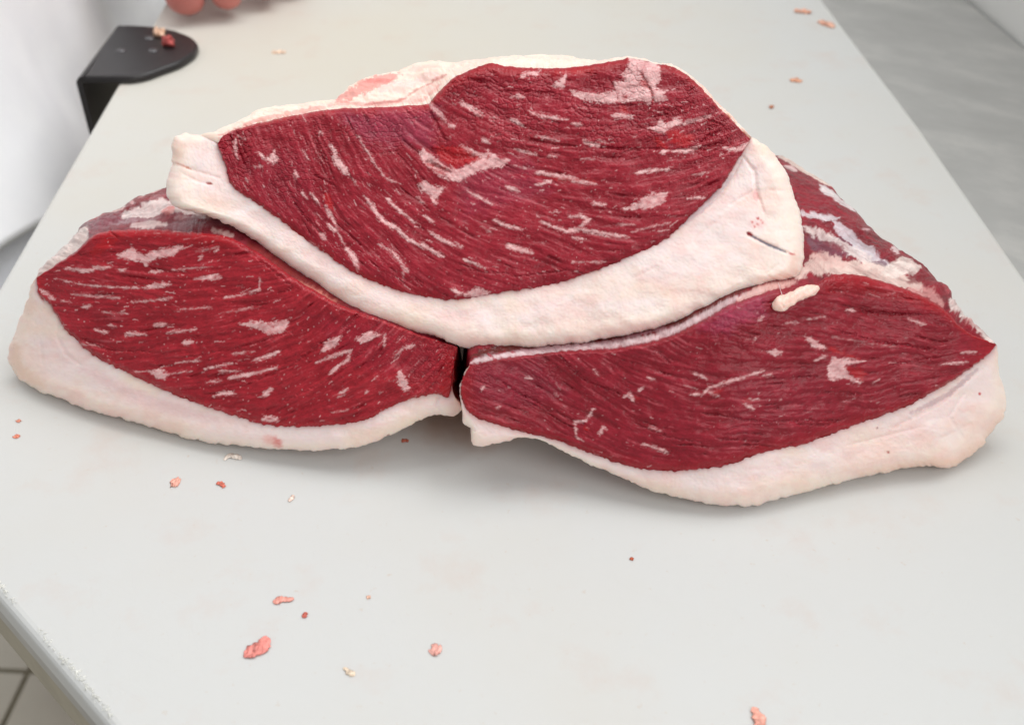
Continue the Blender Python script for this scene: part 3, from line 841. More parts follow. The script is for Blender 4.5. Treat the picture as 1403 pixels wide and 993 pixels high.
# ---- right cut
RIGHT = dict(
    seed=2, nu=640, nf=260, nb=80, nt=110, root=(1000, 694), lean=.58, curl=1.2, zback=.002, zmin=.0005, drop=(-.004, .012, 0), bulge_back=(0, .004, .003), belly=0.0,
    label="right thick raw beef cut lying on the board, dark red with few streaks",
    guide=[(620, 596, .026), (660, 609, .024), (720, 599, .021), (790, 625, .016), (890, 667, .010), (1000, 691, .0075), (1083, 675, .0075), (1200, 645, .0075), (1300, 631, .009), (1390, 585, .011)],
    T=[(644, 501), (686, 492), (771, 481), (840, 478), (895, 468), (929, 456), (970, 435), (1000, 418), (1057, 398), (1095, 393), (1119, 387), (1139, 377), (1170, 376), (1216, 387), (1262, 405), (1293, 423), (1314, 445), (1329, 457), (1345, 464), (1365, 472)],
    I=[(644, 501), (636, 514), (631, 532), (634, 553), (651, 572), (686, 583), (723, 593), (771, 606), (823, 626), (874, 641), (918, 645), (963, 642), (1000, 636), (1042, 621), (1108, 606), (1185, 577), (1247, 554), (1309, 518), (1350, 488), (1365, 472)],
    O=[(643, 501), (635, 514), (630, 532), (633, 556), (636, 580), (646, 588), (645, 603), (650, 610), (663, 611), (689, 606), (720, 598), (747, 606), (788, 627), (840, 649), (891, 671), (942, 684), (985, 692), (1011, 693), (1040, 691), (1083, 679), (1185, 653), (1262, 638), (1290, 640), (1309, 638), (1350, 609), (1352, 600), (1375, 570), (1378, 544), (1369, 508), (1366, 473)],
    B=[(643, 501), (641, 450), (650, 390), (700, 320), (800, 270), (900, 240), (1000, 220), (1067, 213), (1105, 235), (1139, 255), (1150, 270), (1171, 288), (1200, 319), (1230, 340), (1257, 358), (1280, 381), (1288, 395), (1296, 391), (1302, 410), (1304, 422), (1325, 440), (1342, 452), (1365, 471)],
    backmode="z", bdz=-.014, swell=.004, topname="silverskin", topmat=M_SKIN_FILM,
    fibre=[(660, 520, 20), (700, 560, 22), (760, 520, 38), (760, 580, 25), (840, 540, 28), (850, 610, 15), (900, 500, 20), (950, 580, 10), (1000, 540, 0), (1000, 620, 2), (1000, 470, 8), (1050, 520, -5), (1100, 600, -8), (1100, 440, 5), (1150, 550, -3), (1200, 430, 8), (1250, 460, 8), (1250, 530, -10), (1320, 480, -10), (900, 470, 25), (1180, 400, 10)],
    base=(142, 10, 32), pale=(166, 38, 56), dark=(112, 5, 20), relief=1.1, specks=520, speck_amt=.55,
    grain=lambda X, Y: .35 * (1 - sstep(780, 880, X)) + .5 * sstep(940, 980, X) * (1 - sstep(1060, 1100, X)) * (1 - sstep(470, 500, Y)) + .35 * sstep(1080, 1150, X) * (1 - sstep(430, 460, Y)),
    rim_red=lambda X, Y, v: .5 * sstep(.84, .95, v) * sstep(1110, 1150, X) + .35 * (1 - sstep(0, .10, v)) + .4 * (1 - sstep(635, 660, X)) + .45 * sstep(1320, 1360, X),
    flecks=[
        ([(720, 517), (728, 519)], 1.8), ([(659, 535), (663, 530)], 1.8), ([(813, 506), (820, 515)], 1.5, .8), ([(679, 560), (686, 556)], 2.6, .8), ([(760, 539), (764, 543)], 2, .9), ([(762, 526), (768, 532)], 1.2, .8),
        ([(855, 544), (862, 540), (868, 549)], 3.4), ([(873, 537), (882, 529)], 1.8), ([(887, 517), (897, 520)], 1.5, .7), ([(789, 597), (788, 577), (802, 577), (814, 559)], 2.5), ([(789, 597), (799, 604)], 1.6), ([(821, 597), (826, 586), (831, 589)], 2.5),
        ([(878, 609), (889, 610), (900, 614), (916, 621)], 2.4), ([(945, 540), (960, 540)], 2.5), ([(961, 543), (972, 531), (1005, 521), (1047, 508)], 2.8), ([(970, 536), (985, 542)], 2.5, .8), ([(1047, 514), (1060, 512)], 1.6), ([(950, 511), (969, 519)], 1.6, .8),
        ([(1049, 483), (1062, 478), (1074, 483), (1062, 487)],), ([(1102, 460), (1112, 462), (1133, 478), (1117, 477), (1108, 470)],),
        ([(1141, 490), (1165, 492), (1185, 495), (1172, 498), (1157, 500), (1164, 514), (1183, 523), (1177, 527), (1159, 517), (1143, 521), (1136, 520), (1134, 506)],),
        ([(1115, 494), (1133, 487)], 2, .9), ([(1078, 442), (1094, 443)], 1.4, .7), ([(1018, 553), (1033, 560)], 2.4), ([(1024, 547), (1040, 547)], 1.5, .8), ([(1034, 464), (1037, 464)], 2, .8), ([(1039, 439), (1046, 434)], 1.8, .8),
        ([(1245, 437), (1256, 441), (1268, 445)], 2.8, .85), ([(1160, 424), (1172, 426)], 1.8), ([(1290, 499), (1325, 496)], 1.8, .9), ([(1317, 483), (1336, 482)], 1.6, .9), ([(1195, 525), (1205, 519)], 1.2, .6), ([(1105, 438), (1130, 434)], 1, .6),
        ([(1140, 462), (1180, 468), (1230, 476)], .9, .35), ([(890, 585), (905, 590)], 1.3, .6)],
    reds=[([(1158, 502), (1180, 504), (1186, 512), (1182, 522), (1168, 514)],), ([(1135, 479), (1165, 490), (1180, 492), (1160, 484), (1140, 475)],), ([(1018, 548), (1030, 550)], 4), ([(868, 545), (876, 548)], 3), ([(802, 585), (806, 590)], 3), ([(975, 540), (988, 535)], 2.5)],
    gouges=[([(1150, 418), (1200, 428), (1260, 430)], 1.6, .0016), ([(1140, 450), (1200, 468), (1280, 478)], 1.4, .0014), ([(960, 565), (1040, 577), (1140, 576)], 1.2, .0013), ([(980, 600), (1040, 605)], 1.0, .0012), ([(720, 540), (750, 560), (800, 580)], 1.3, .0012), ([(760, 480), (800, 520), (850, 540)], 1.2, .0012), ([(900, 480), (920, 500)], 1.2, .0012), ([(1130, 536), (1190, 540)], 1.1, .0011), ([(690, 525), (720, 545)], 1.5, .0012), ([(870, 580), (920, 600), (960, 606)], 1.1, .001), ([(1090, 580), (1135, 582)], 1.0, .0012), ([(1220, 500), (1290, 488)], 1, .001)],
    fat_creases=[([(1225, 585), (1290, 550), (1345, 505)], 2.2, .8), ([(636, 582), (650, 590)], 1.6, 1.0), ([(1160, 610), (1200, 600), (1260, 585)], 1.4, .5), ([(1320, 540), (1300, 570), (1320, 600)], 2, .5), ([(1290, 635), (1350, 590), (1372, 560)], 2, .5), ([(1290, 600), (1330, 580)], 1.5, .5)],
    fat_marks=[([(1341, 538), (1343, 541)], 1.8, (206, 90, 90)), ([(1201, 585), (1203, 586)], 1.3, (150, 80, 80)), ([(1216, 618), (1218, 620)], 1.3, (180, 90, 80)), ([(1247, 566), (1300, 540), (1340, 505)], 3.5, (206, 176, 178), 2, .7), ([(1180, 650), (1260, 636), (1310, 634), (1350, 606), (1374, 565)], 6, (242, 206, 186), 3, .8), ([(640, 570), (646, 600)], 5, (240, 224, 212), 2, .8)],
    tints=[([(960, 445), (1000, 420), (1055, 400), (1045, 432), (985, 458)], (166, 56, 88), .6), ([(650, 500), (740, 495), (780, 540), (700, 560), (650, 540)], (136, 30, 54), .4), ([(1000, 520), (1120, 500), (1150, 560), (1000, 600)], (140, 26, 46), .35)],  # first patch is a purple sheen painted into the meat colour
    topcol=membrane((132, 22, 38), [
        ([(645, 492), (686, 482), (771, 470), (840, 465), (895, 454), (929, 443), (970, 422), (1000, 406), (1050, 386)], 7, (84, 22, 16), 2, .95), ([(645, 498), (686, 489), (771, 478), (840, 474), (895, 464), (929, 452), (970, 431), (1000, 414), (1050, 396)], 3.2, (220, 196, 198), 1, .95), ([(700, 484), (840, 471), (930, 449)], 1, (168, 120, 130), 1),  # wide dark stroke paints the shade of the gap under the top cut
        ([(1105, 345), (1150, 350), (1180, 352)], 12, (112, 60, 78), 4, .8), ([(1067, 215), (1100, 232), (1142, 257)], 7, (238, 220, 208)), ([(1075, 236), (1092, 240)], 5, (226, 196, 194), 2),
        ([(1121, 258), (1135, 260), (1152, 273), (1171, 285), (1173, 293), (1164, 297), (1135, 282), (1123, 270)], None, (236, 226, 226)),
        ([(1096, 313), (1125, 318), (1148, 313)], 5, (226, 216, 220)), ([(1140, 322), (1165, 342), (1190, 360), (1215, 373)], 7, (220, 210, 216), 2), ([(1100, 330), (1140, 343), (1175, 358), (1215, 378)], 6, (232, 216, 212), 3), ([(1090, 384), (1110, 372), (1150, 370), (1190, 373), (1230, 386), (1262, 399)], 8, (234, 208, 198), 3), ([(1110, 362), (1160, 366)], 6, (226, 188, 180), 3),
        ([(1127, 345), (1150, 352), (1158, 356)], 4, (128, 50, 62), 2), ([(1106, 346), (1118, 356)], 4, (120, 76, 88), 2), ([(1195, 365), (1213, 372)], 3.5, (120, 80, 96), 2),
        ([(1207, 380), (1219, 369), (1255, 362), (1241, 372), (1260, 380), (1240, 384), (1222, 385)], None, (240, 224, 216)), ([(1217, 355), (1224, 343), (1231, 350), (1229, 362)], None, (232, 206, 206)), ([(1178, 331), (1190, 325)], 2, (220, 176, 180), 1),
        ([(1245, 396), (1275, 408), (1292, 421)], 3, (220, 160, 156), 2, .8), ([(1240, 386), (1275, 395)], 4, (120, 26, 36), 2), ([(1286, 395), (1300, 412)], 6, (168, 60, 70), 2), ([(1300, 420), (1320, 438), (1345, 456), (1362, 470)], 7, (236, 220, 214), 2), ([(1316, 444), (1342, 456)], 2, (176, 100, 100), 1.5, .6),
        ([(1010, 412), (1050, 396), (1090, 388)], 4, (222, 176, 168), 2, .9)], 9, 24),
)

# ---- top cut
TOP = dict(
    seed=3, nu=820, nf=360, nb=110, nt=40, root=(640, 477), lean=1.05, curl=.8, zback=.05, zmin=None, drop=(0, .015, 0), bulge_back=(0, .006, .004), belly=0.0,
    label="large raw beef cut lying across the other two, deep red with thick white fat cap",
    guide=[(215, 268, .088), (288, 297, .081), (370, 341, .072), (415, 372, .066), (486, 423, .058), (541, 444, .054), (600, 461, .051), (640, 473, .050), (687, 474, .050), (785, 467, .053), (877, 451, .058), (939, 433, .062), (1016, 400, .069), (1088, 377, .075), (1110, 350, .078)],
    T=[(298, 197), (308, 185), (334, 174), (391, 161), (454, 150), (519, 147), (582, 143), (591, 137), (603, 124), (620, 108), (640, 98), (669, 87), (695, 91), (757, 94), (796, 91), (846, 83), (861, 80), (885, 84), (899, 88), (919, 91), (937, 100), (950, 110), (968, 128), (988, 150), (1005, 167), (1028, 191)],
    I=[(298, 197), (302, 210), (308, 222), (312, 240), (320, 257), (357, 282), (397, 311), (440, 343), (491, 376), (541, 396), (592, 408), (626, 410), (677, 402), (759, 389), (836, 363), (913, 327), (954, 288), (985, 259), (1000, 238), (1015, 214), (1028, 191)],
    O=[(274, 185), (256, 183), (239, 187), (235, 200), (236, 214), (236, 226), (231, 238), (228, 255), (229, 271), (243, 285), (288, 297), (334, 319), (368, 343), (415, 376), (486, 427), (541, 446), (600, 463), (639, 477), (687, 478), (785, 471), (877, 455), (939, 437), (1016, 404), (1050, 390), (1062, 386), (1088, 381), (1098, 370), (1102, 337), (1099, 310), (1094, 288), (1084, 252), (1075, 232), (1061, 212), (1046, 198), (1030, 188)],
    B=[(274, 184), (300, 178), (334, 162), (357, 150), (400, 143), (448, 137), (460, 136), (470, 126), (494, 109), (520, 102), (548, 96), (582, 84), (619, 86), (638, 83), (690, 78), (734, 75), (780, 77), (812, 83), (846, 80), (861, 78), (899, 86), (920, 89), (951, 107), (990, 147), (1008, 165), (1030, 189)],
    backmode="t", bdt=.010, swell=.0005, topname="fat_rim", topmat=M_FAT,
    fibre=[(330, 220, 65), (400, 250, 62), (460, 220, 62), (420, 300, 50), (480, 320, 48), (530, 300, 45), (560, 220, 50), (600, 350, 30), (640, 270, 27), (600, 180, 35), (650, 150, 28), (680, 380, 15), (700, 310, 18), (760, 240, 8), (760, 330, 14), (760, 160, 8), (830, 320, 5), (830, 130, 5), (900, 230, -8), (900, 310, -12), (960, 260, -18), (900, 170, -12), (980, 180, -25), (950, 120, -10), (700, 110, 15), (400, 180, 62), (520, 170, 55)],
    base=(148, 10, 33), pale=(172, 42, 58), dark=(116, 5, 22), relief=1.25, specks=2100, speck_amt=.7,
    grain=lambda X, Y: np.clip((1 - sstep(150, 240, Y)) * .9 + .5 * (1 - sstep(360, 480, X)) + .25, 0, 1),
    rim_red=lambda X, Y, v: .5 * sstep(.93, .99, v) + .40 * (1 - sstep(0, .05, v)) * (1 - sstep(560, 640, X)),
    flecks=[
        ([(323, 190), (322, 205), (325, 217)], 2.4, .8), ([(326, 186), (336, 191)], 1.2, .6), ([(358, 218), (370, 215), (375, 208), (381, 220), (374, 226)],), ([(352, 208), (361, 216)], 2), ([(404, 233), (406, 245)], 2.5), ([(451, 198), (456, 200), (463, 215), (477, 236), (479, 241), (470, 238), (459, 224)],), ([(479, 240), (493, 259)], 1, .8),
        ([(414, 206), (422, 219)], 1.2), ([(439, 179), (442, 186)], 1.3), ([(491, 187), (502, 206), (518, 231), (530, 245), (548, 252)], 1.5, .9), ([(413, 263), (421, 272)], 3), ([(425, 264), (438, 281)], 1.6), ([(447, 281), (455, 298), (463, 318), (473, 338)], 2, .8), ([(348, 230), (360, 228)], 1.5, .6), ([(337, 244), (340, 250)], 2, .6),
        ([(498, 267), (509, 281), (523, 302), (546, 315), (560, 328), (578, 336), (608, 352)], 3.4), ([(530, 273), (546, 288), (569, 306)], 2.5), ([(580, 295), (596, 306)], 2), ([(586, 316), (605, 328), (633, 339)], 3), ([(635, 355), (650, 361), (667, 370)], 1.6), ([(571, 270), (582, 279)], 1, .8), ([(637, 260), (655, 270), (678, 281)], 2),
        ([(677, 302), (697, 311), (717, 315)], 2.6), ([(519, 335), (537, 345), (553, 363)], 2), ([(550, 364), (560, 372)], 3, .7), ([(473, 338), (484, 352), (491, 368)], 4.5), ([(448, 286), (455, 299)], 3, .8), ([(448, 306), (462, 318)], 3.5), ([(439, 320), (446, 329)], 4, .8), ([(553, 368), (552, 385)], 1.2, .5),
        ([(616, 394), (635, 401), (655, 396), (672, 400), (660, 408), (625, 404)],), ([(693, 255), (703, 259), (712, 262)], 3.6), ([(694, 337), (715, 342), (729, 347)], 4.5),
        ([(580, 205), (592, 213), (610, 227), (624, 233), (646, 225), (668, 207), (680, 215), (700, 219), (688, 228), (660, 234), (644, 241), (632, 250), (616, 247), (602, 241), (592, 233), (580, 222), (575, 206)],), ([(632, 200), (648, 211), (664, 213)], 4), ([(573, 254), (582, 249), (598, 256), (612, 257), (603, 265), (598, 274), (600, 283), (592, 278), (589, 267), (580, 262)],),
        ([(632, 141), (646, 150), (662, 159)], 4), ([(660, 158), (685, 163)], 1.8, .7), ([(586, 139), (595, 150), (606, 160), (612, 168)], 3, .7), ([(700, 163), (716, 172)], 2), ([(726, 154), (738, 159), (756, 161), (778, 164)], 3), ([(784, 169), (797, 171)], 2.6), ([(614, 172), (624, 173)], 3.4), ([(700, 133), (708, 131), (717, 134)], 3, .7), ([(713, 108), (718, 99), (740, 97), (737, 105), (722, 103)],), ([(755, 119), (768, 109), (776, 98), (774, 121)],),
        ([(861, 79), (896, 86), (905, 92), (903, 113), (894, 122), (913, 123), (907, 131), (915, 137), (903, 141), (894, 137), (889, 143), (873, 137), (860, 139), (847, 140), (843, 126), (841, 112), (856, 113), (853, 103), (861, 94)],), ([(782, 125), (800, 128), (820, 128), (845, 124), (848, 140), (825, 142), (800, 137), (785, 131)],),
        ([(838, 160), (851, 158), (867, 161)], 3.6), ([(888, 176), (900, 170), (905, 163), (911, 171), (928, 161), (939, 169), (924, 174), (913, 178), (911, 182), (898, 180)],), ([(937, 168), (975, 160)], 3.5, .55), ([(905, 209), (915, 206)], 3.5), ([(923, 208), (945, 206), (960, 199)], 3), ([(800, 194), (812, 198), (822, 199)], 3.6), ([(871, 237), (894, 234), (917, 232)], 3.2), ([(990, 201), (999, 206), (1014, 204), (1027, 196)], 4),
        ([(734, 236), (759, 241), (789, 247), (816, 252)], 3.6), ([(734, 254), (755, 248)], 3), ([(810, 278), (830, 280)], 2.5), ([(851, 288), (873, 278), (892, 265), (914, 264), (912, 276), (894, 286), (873, 287)],), ([(739, 303), (777, 317), (796, 314), (828, 320), (862, 325)], 3.2), ([(780, 297), (796, 296), (806, 302), (795, 310)], 3), ([(784, 326), (800, 327)], 1.6), ([(866, 318), (890, 311), (919, 305)], 1.1, .7), ([(784, 359), (828, 359)], 1, .6), ([(901, 317), (917, 315)], 2, .8), ([(942, 272), (965, 271)], 1.6), ([(846, 307), (870, 308)], 1.5, .6),
        ([(735, 187), (765, 193)], 2, .8), ([(660, 190), (672, 195)], 3), ([(705, 205), (735, 212)], 2, .7), ([(750, 214), (765, 214)], 1.4, .8), ([(796, 218), (815, 218)], 1.6, .8), ([(700, 225), (720, 232)], 1.3, .6), ([(660, 310), (672, 318)], 1.4, .6), ([(820, 192), (832, 197)], 1.4, .6), ([(950, 240), (970, 236)], 1.2, .5), ([(425, 330), (436, 341)], 1.6, .5)],
    reds=[([(592, 199), (612, 202), (634, 200), (660, 217), (626, 231), (604, 219)],), ([(584, 224), (600, 228), (616, 235)], 2.6), ([(592, 231), (610, 240)], 1.5), ([(667, 218), (670, 212)], 2), ([(879, 110), (884, 116), (888, 120)], 4.5), ([(879, 101), (886, 114), (892, 124), (895, 139)], 1.6), ([(852, 132), (860, 133)], 2.6), ([(850, 148), (860, 155)], 4), ([(915, 182), (935, 192), (950, 190)], 9), ([(898, 190), (915, 205)], 4), ([(775, 88), (810, 96), (760, 100)], 3), ([(445, 265), (455, 285)], 5), ([(700, 240), (800, 247), (820, 250)], 2)],
    gouges=[([(584, 222), (600, 228), (616, 236)], 2.5, .0025), ([(592, 205), (620, 215), (650, 216)], 5, .0015), ([(879, 101), (886, 114), (892, 124), (895, 139)], 1.2, .002), ([(590, 155), (600, 175), (612, 195)], 2.0, .0016), ([(405, 280), (420, 300), (440, 320)], 1.4, .0014), ([(620, 105), (670, 112), (690, 120)], 1.6, .0012), ([(430, 240), (460, 255)], 1.5, .0014), ([(540, 205), (570, 240)], 1.6, .0013), ([(800, 195), (850, 205), (900, 204), (980, 205)], 1.3, .0014), ([(960, 195), (985, 178)], 1.8, .0014), ([(600, 120), (640, 110)], 1.4, .001), ([(960, 160), (990, 172)], 1.5, .0014), ([(700, 380), (780, 370)], 1.0, .001), ([(630, 370), (700, 375)], 1, .001), ([(680, 125), (730, 125), (760, 128)], 1.3, .0012)],
    fat_creases=[([(238, 224), (262, 232), (300, 244)], 1.6, .55), ([(250, 238), (270, 248), (290, 253)], 1.0, .5), ([(1018, 215), (1034, 235), (1036, 262), (1046, 290)], 2.4, .9), ([(1000, 280), (1030, 262)], 1.6, .5), ([(960, 292), (985, 270), (1005, 240), (1018, 215)], 2.2, .6), ([(1024, 322), (1045, 332), (1078, 346)], 1.6, 1.0), ([(1055, 260), (1085, 262)], 1.5, .5), ([(950, 330), (960, 320), (985, 300)], 2, .4), ([(1060, 386), (1050, 375), (1066, 362)], 1.5, .4), ([(870, 380), (900, 365)], 2, .4)],
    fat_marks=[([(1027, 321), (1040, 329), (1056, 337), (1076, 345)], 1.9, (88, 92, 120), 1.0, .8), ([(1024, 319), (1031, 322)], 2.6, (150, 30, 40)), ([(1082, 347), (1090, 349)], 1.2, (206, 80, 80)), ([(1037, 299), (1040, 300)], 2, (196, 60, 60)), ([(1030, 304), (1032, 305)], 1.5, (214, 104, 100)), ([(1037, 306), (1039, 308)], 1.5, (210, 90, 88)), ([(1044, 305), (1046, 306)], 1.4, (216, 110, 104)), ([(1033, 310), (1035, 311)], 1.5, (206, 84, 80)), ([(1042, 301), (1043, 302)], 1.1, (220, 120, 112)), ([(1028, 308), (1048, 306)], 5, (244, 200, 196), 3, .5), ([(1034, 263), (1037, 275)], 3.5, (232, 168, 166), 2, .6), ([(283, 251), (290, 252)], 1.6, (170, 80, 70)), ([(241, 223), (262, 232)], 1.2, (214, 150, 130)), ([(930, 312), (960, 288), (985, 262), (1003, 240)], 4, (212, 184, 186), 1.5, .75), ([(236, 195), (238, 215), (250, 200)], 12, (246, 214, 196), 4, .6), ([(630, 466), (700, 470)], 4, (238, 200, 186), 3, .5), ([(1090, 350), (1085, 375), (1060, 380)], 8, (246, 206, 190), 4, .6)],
    tints=[([(460, 155), (600, 150), (590, 200), (500, 195)], (158, 58, 84), .5), ([(620, 235), (720, 215), (760, 260), (640, 300)], (152, 44, 68), .45), ([(640, 110), (760, 110), (900, 170), (700, 180)], (150, 26, 44), .35), ([(320, 220), (420, 200), (440, 300), (380, 290)], (136, 20, 42), .4)],  # first two patches paint a purple sheen on the meat
    fat_in=(251, 229, 225), fat_out=(254, 233, 222),
    topcol=membrane((246, 222, 208), [
        ([(300, 186), (360, 164), (450, 146), (520, 143), (580, 138), (604, 116)], 2.4, (232, 160, 152), 2, .8), ([(462, 140), (485, 128), (510, 116), (545, 104)], 9, (226, 122, 116), 4, .75), ([(490, 112), (535, 112), (545, 108)], 3, (220, 104, 100), 2, .6), ([(520, 126), (560, 118), (600, 104)], 8, (242, 208, 200), 3), ([(500, 144), (545, 140), (580, 122), (612, 104)], 1.2, (196, 110, 104), 1), ([(560, 140), (600, 115)], 3, (236, 196, 186), 1.5), ([(560, 97), (600, 92)], 4, (240, 186, 176), 2, .5),
        ([(930, 98), (960, 118), (1000, 158), (1028, 188)], 2, (240, 196, 182), 1)], 13, 0, .18),
)

for D in (LEFT, RIGHT, TOP):
    Cut(D).build()


# ------------------------------------------------------------------ loose scraps
def blob_tube(name, pts, radii, mat, col, flat=.6, seed=1, n=22, m=16, rag=.25, lift=None, parent=None, cvar=.4):
    """a lumpy strip of meat or fat along 3-D points"""
    P = np.array(pts, float); R = np.array(radii, float)
    s = np.linspace(0, 1, len(P)); q = np.linspace(0, 1, n)
    c = np.stack([np.interp(q, s, P[:, k]) for k in range(3)], -1)
    c[1:-1] = (c[:-2] + 2 * c[1:-1] + c[2:]) / 4
    rad = np.interp(q, s, R) * np.sqrt(np.clip(1 - (2 * q - 1) ** 8, 0.0004, 1))
    tg = np.gradient(c, axis=0); tg /= np.linalg.norm(tg, axis=1, keepdims=True) + 1e-9
    up = np.array([0, 0, 1.0])
    side = np.cross(tg, up); side /= np.linalg.norm(side, axis=1, keepdims=True) + 1e-9
    nn = np.cross(side, tg)
    a = np.linspace(0, 2 * np.pi, m, endpoint=False)
    k = 1 + rag * fbm(q[:, None] * 7 + np.cos(a)[None] * 1.2 + seed * 3, np.sin(a)[None] * 1.4 + q[:, None] * 2, seed, 4)
    Q = c[:, None] + (rad[:, None] * k)[..., None] * (np.cos(a)[None, :, None] * side[:, None] + flat * np.sin(a)[None, :, None] * nn[:, None])
    if lift is not None:
        Q[..., 2] = np.maximum(Q[..., 2], lift)
    cc = np.broadcast_to(lin(col), Q.shape) * (1 + cvar * fbm(q[:, None] * 9, np.cos(a)[None] * 1.5 + q[:, None] * 0, seed + 4, 3)[..., None])
    return grid_mesh(name, Q, np.clip(cc, 0, 1), mat, parent, closed=True, flip=False)


def px3(pts, z):
    return [tuple(gp(x, y, z)) for x, y in pts]


M_SCRAP = attr_mat("drying_scrap", .5, 0.0, (.001, .001, .001), .3, 900, .0002, coat=.1)


def scrap(name, pts, rpx, z, col, label, cat="meat scrap", mat=None, flat=.2, seed=1, group="small scraps on the cutting board", base=0.0):
    z = z * .6 if base == 0 else z
    p = px3(pts, base + z)
    c0 = gp(*pts[len(pts) // 2], 0)
    mpp = (Vector(p[0]) - ORG_V).length / FPX
    o = blob_tube(name, p, [r * mpp for r in rpx], M_SCRAP, col, flat, seed, lift=base + .0001, n=40, m=24, rag=.85)
    tag(o, label, cat, group)
    return o


ORG_V = Vector((0, 0, CAMH))
scrap("meat_scrap", [(334, 900), (346, 890), (354, 891), (364, 878), (371, 877)], [5, 8, 8, 8, 4], .0008, (232, 142, 132), "largest torn pink scrap of meat on the bare board at lower left", seed=2)
scrap("meat_scrap", [(588, 893), (597, 889), (605, 891)], [4, 8, 4], .0006, (238, 176, 164), "round pale pink scrap on the board below the gap between the lower cuts", seed=3)
scrap("meat_scrap", [(374, 825), (383, 821), (388, 821), (403, 820)], [4, 5, 3, 3], .0006, (228, 156, 142), "thin broken pink shred lying just above the largest torn scrap", seed=4)
scrap("meat_scrap", [(416, 846), (419, 838)], [2.2, 3], .0005, (196, 100, 86), "tiny dark pink fleck between the thin broken shred and the largest torn scrap", seed=5)
scrap("meat_scrap", [(234, 658), (241, 660), (247, 660)], [5, 8, 5], .0003, (236, 172, 154), "flat round pink smear of meat on the board under the left cut", flat=.25, seed=6)
scrap("meat_scrap", [(296, 662), (303, 662), (308, 667)], [2, 3.2, 2.6], .0006, (206, 110, 92), "small curled brownish scrap to the right of the flat round pink smear", seed=7)
scrap("meat_scrap", [(1030, 968), (1038, 976), (1041, 986), (1038, 998)], [2, 5, 6, 5], .001, (238, 168, 150), "curved pink sliver cut by the bottom edge of the picture", seed=8)
scrap("meat_scrap", [(1088, 15), (1100, 16), (1112, 17)], [5, 6, 4], .0010, (238, 176, 150), "pale orange scrap nearest the top of the board on the right", "meat scrap", seed=9)
scrap("meat_scrap", [(1124, 28), (1133, 33), (1143, 38)], [4, 6, 3], .0010, (238, 182, 158), "pale scrap beside the board's far right edge", seed=10)
scrap("meat_scrap", [(1082, 109), (1091, 110), (1099, 112)], [4, 5, 3], .0008, (236, 172, 140), "orange scrap on the board behind the right end of the large top cut", seed=11)
scrap("meat_scrap", [(1054, 146), (1060, 147)], [3.5, 4], .0008, (196, 128, 96), "small brown crumb on the board just behind the right end of the large top cut", seed=12)
scrap("meat_scrap", [(863, 764), (868, 766)], [2.2, 2.4], .0005, (190, 92, 60), "single reddish brown crumb on the bare board below the right cut", seed=13)
scrap("meat_scrap", [(20, 600), (25, 595)], [3, 3.4], .0004, (226, 140, 116), "lower of two orange specks by the board's left edge", seed=14)
scrap("meat_scrap", [(23, 578), (28, 575)], [2.5, 3], .0004, (228, 150, 126), "upper of two orange specks by the board's left edge", seed=15)
scrap("fat_scrap", [(306, 630), (316, 623), (326, 626), (331, 629)], [2, 4, 3, 2], .0005, (240, 226, 214), "whitish shred of fat just below the left cut's fat cap", "fat scrap", M_FAT, seed=16, flat=.3)
scrap("fat_scrap", [(396, 687), (400, 681), (403, 678)], [2, 3, 2], .0005, (240, 214, 200), "tiny pale shred of fat right of the small curled brownish scrap", "fat scrap", M_FAT, seed=17, flat=.3)
scrap("meat_scrap", [(550, 603), (560, 604)], [3, 2.5], .0005, (190, 110, 92), "faint pinkish crumb in the shade under the left cut's right end", seed=18)
scrap("meat_scrap", [(502, 818), (508, 817)], [2.5, 2.5], .0004, (232, 186, 162), "pale orange crumb right of the thin broken shred", seed=19)
scrap("fat_scrap", [(470, 914), (480, 921), (486, 925)], [2, 4, 2.5], .0003, (230, 210, 186), "beige sliver of fat right of the largest torn scrap", "fat scrap", M_FAT, flat=.12, seed=20)
scrap("fat_scrap", [(372, 72), (384, 72), (392, 71)], [3, 4, 3], .0005, (236, 204, 180), "faint pale fleck on the board between the black bracket and the large top cut", "fat scrap", M_FAT, flat=.4, seed=21)

# the finger of fat lying on the right cut
rc = Cut(RIGHT)
npx = np.array([(1060, 424), (1070, 416), (1086, 407), (1104, 400), (1122, 393)], float)
nt3 = ORG + rays(npx) * (rc.depth(npx) - .0035)[:, None]
k = .42 / FPX
nub_root = empty("fat_strip", tuple(nt3[2]))
tag(nub_root, "pale pink finger of fat lying on the right cut's upper edge", "fat strip")
blob_tube("fat_body", nt3, [7.5 * k, 11.5 * k, 9.5 * k, 9.5 * k, 6.5 * k], M_FAT, (252, 208, 194), .72, 31, n=48, m=30, rag=.26, parent=nub_root, cvar=.08)
st = on_z(np.array([(1067, 387), (1072, 408)], float), np.array([.071, .0655]))
sa = ORG + rays(np.array([[1066, 386.], [1072, 406.]])) * np.array([nt3[1] @ np.array([0, CP, -SP]) + CAMH * SP + .004, nt3[1] @ np.array([0, CP, -SP]) + CAMH * SP])[:, None]
blob_tube("thread", [tuple(sa[0]), tuple((sa[0] + sa[1]) / 2), tuple(sa[1])], [.5 * k, .4 * k, .6 * k], M_FAT, (236, 206, 200), 1.0, 33, n=8, m=6, parent=nub_root)

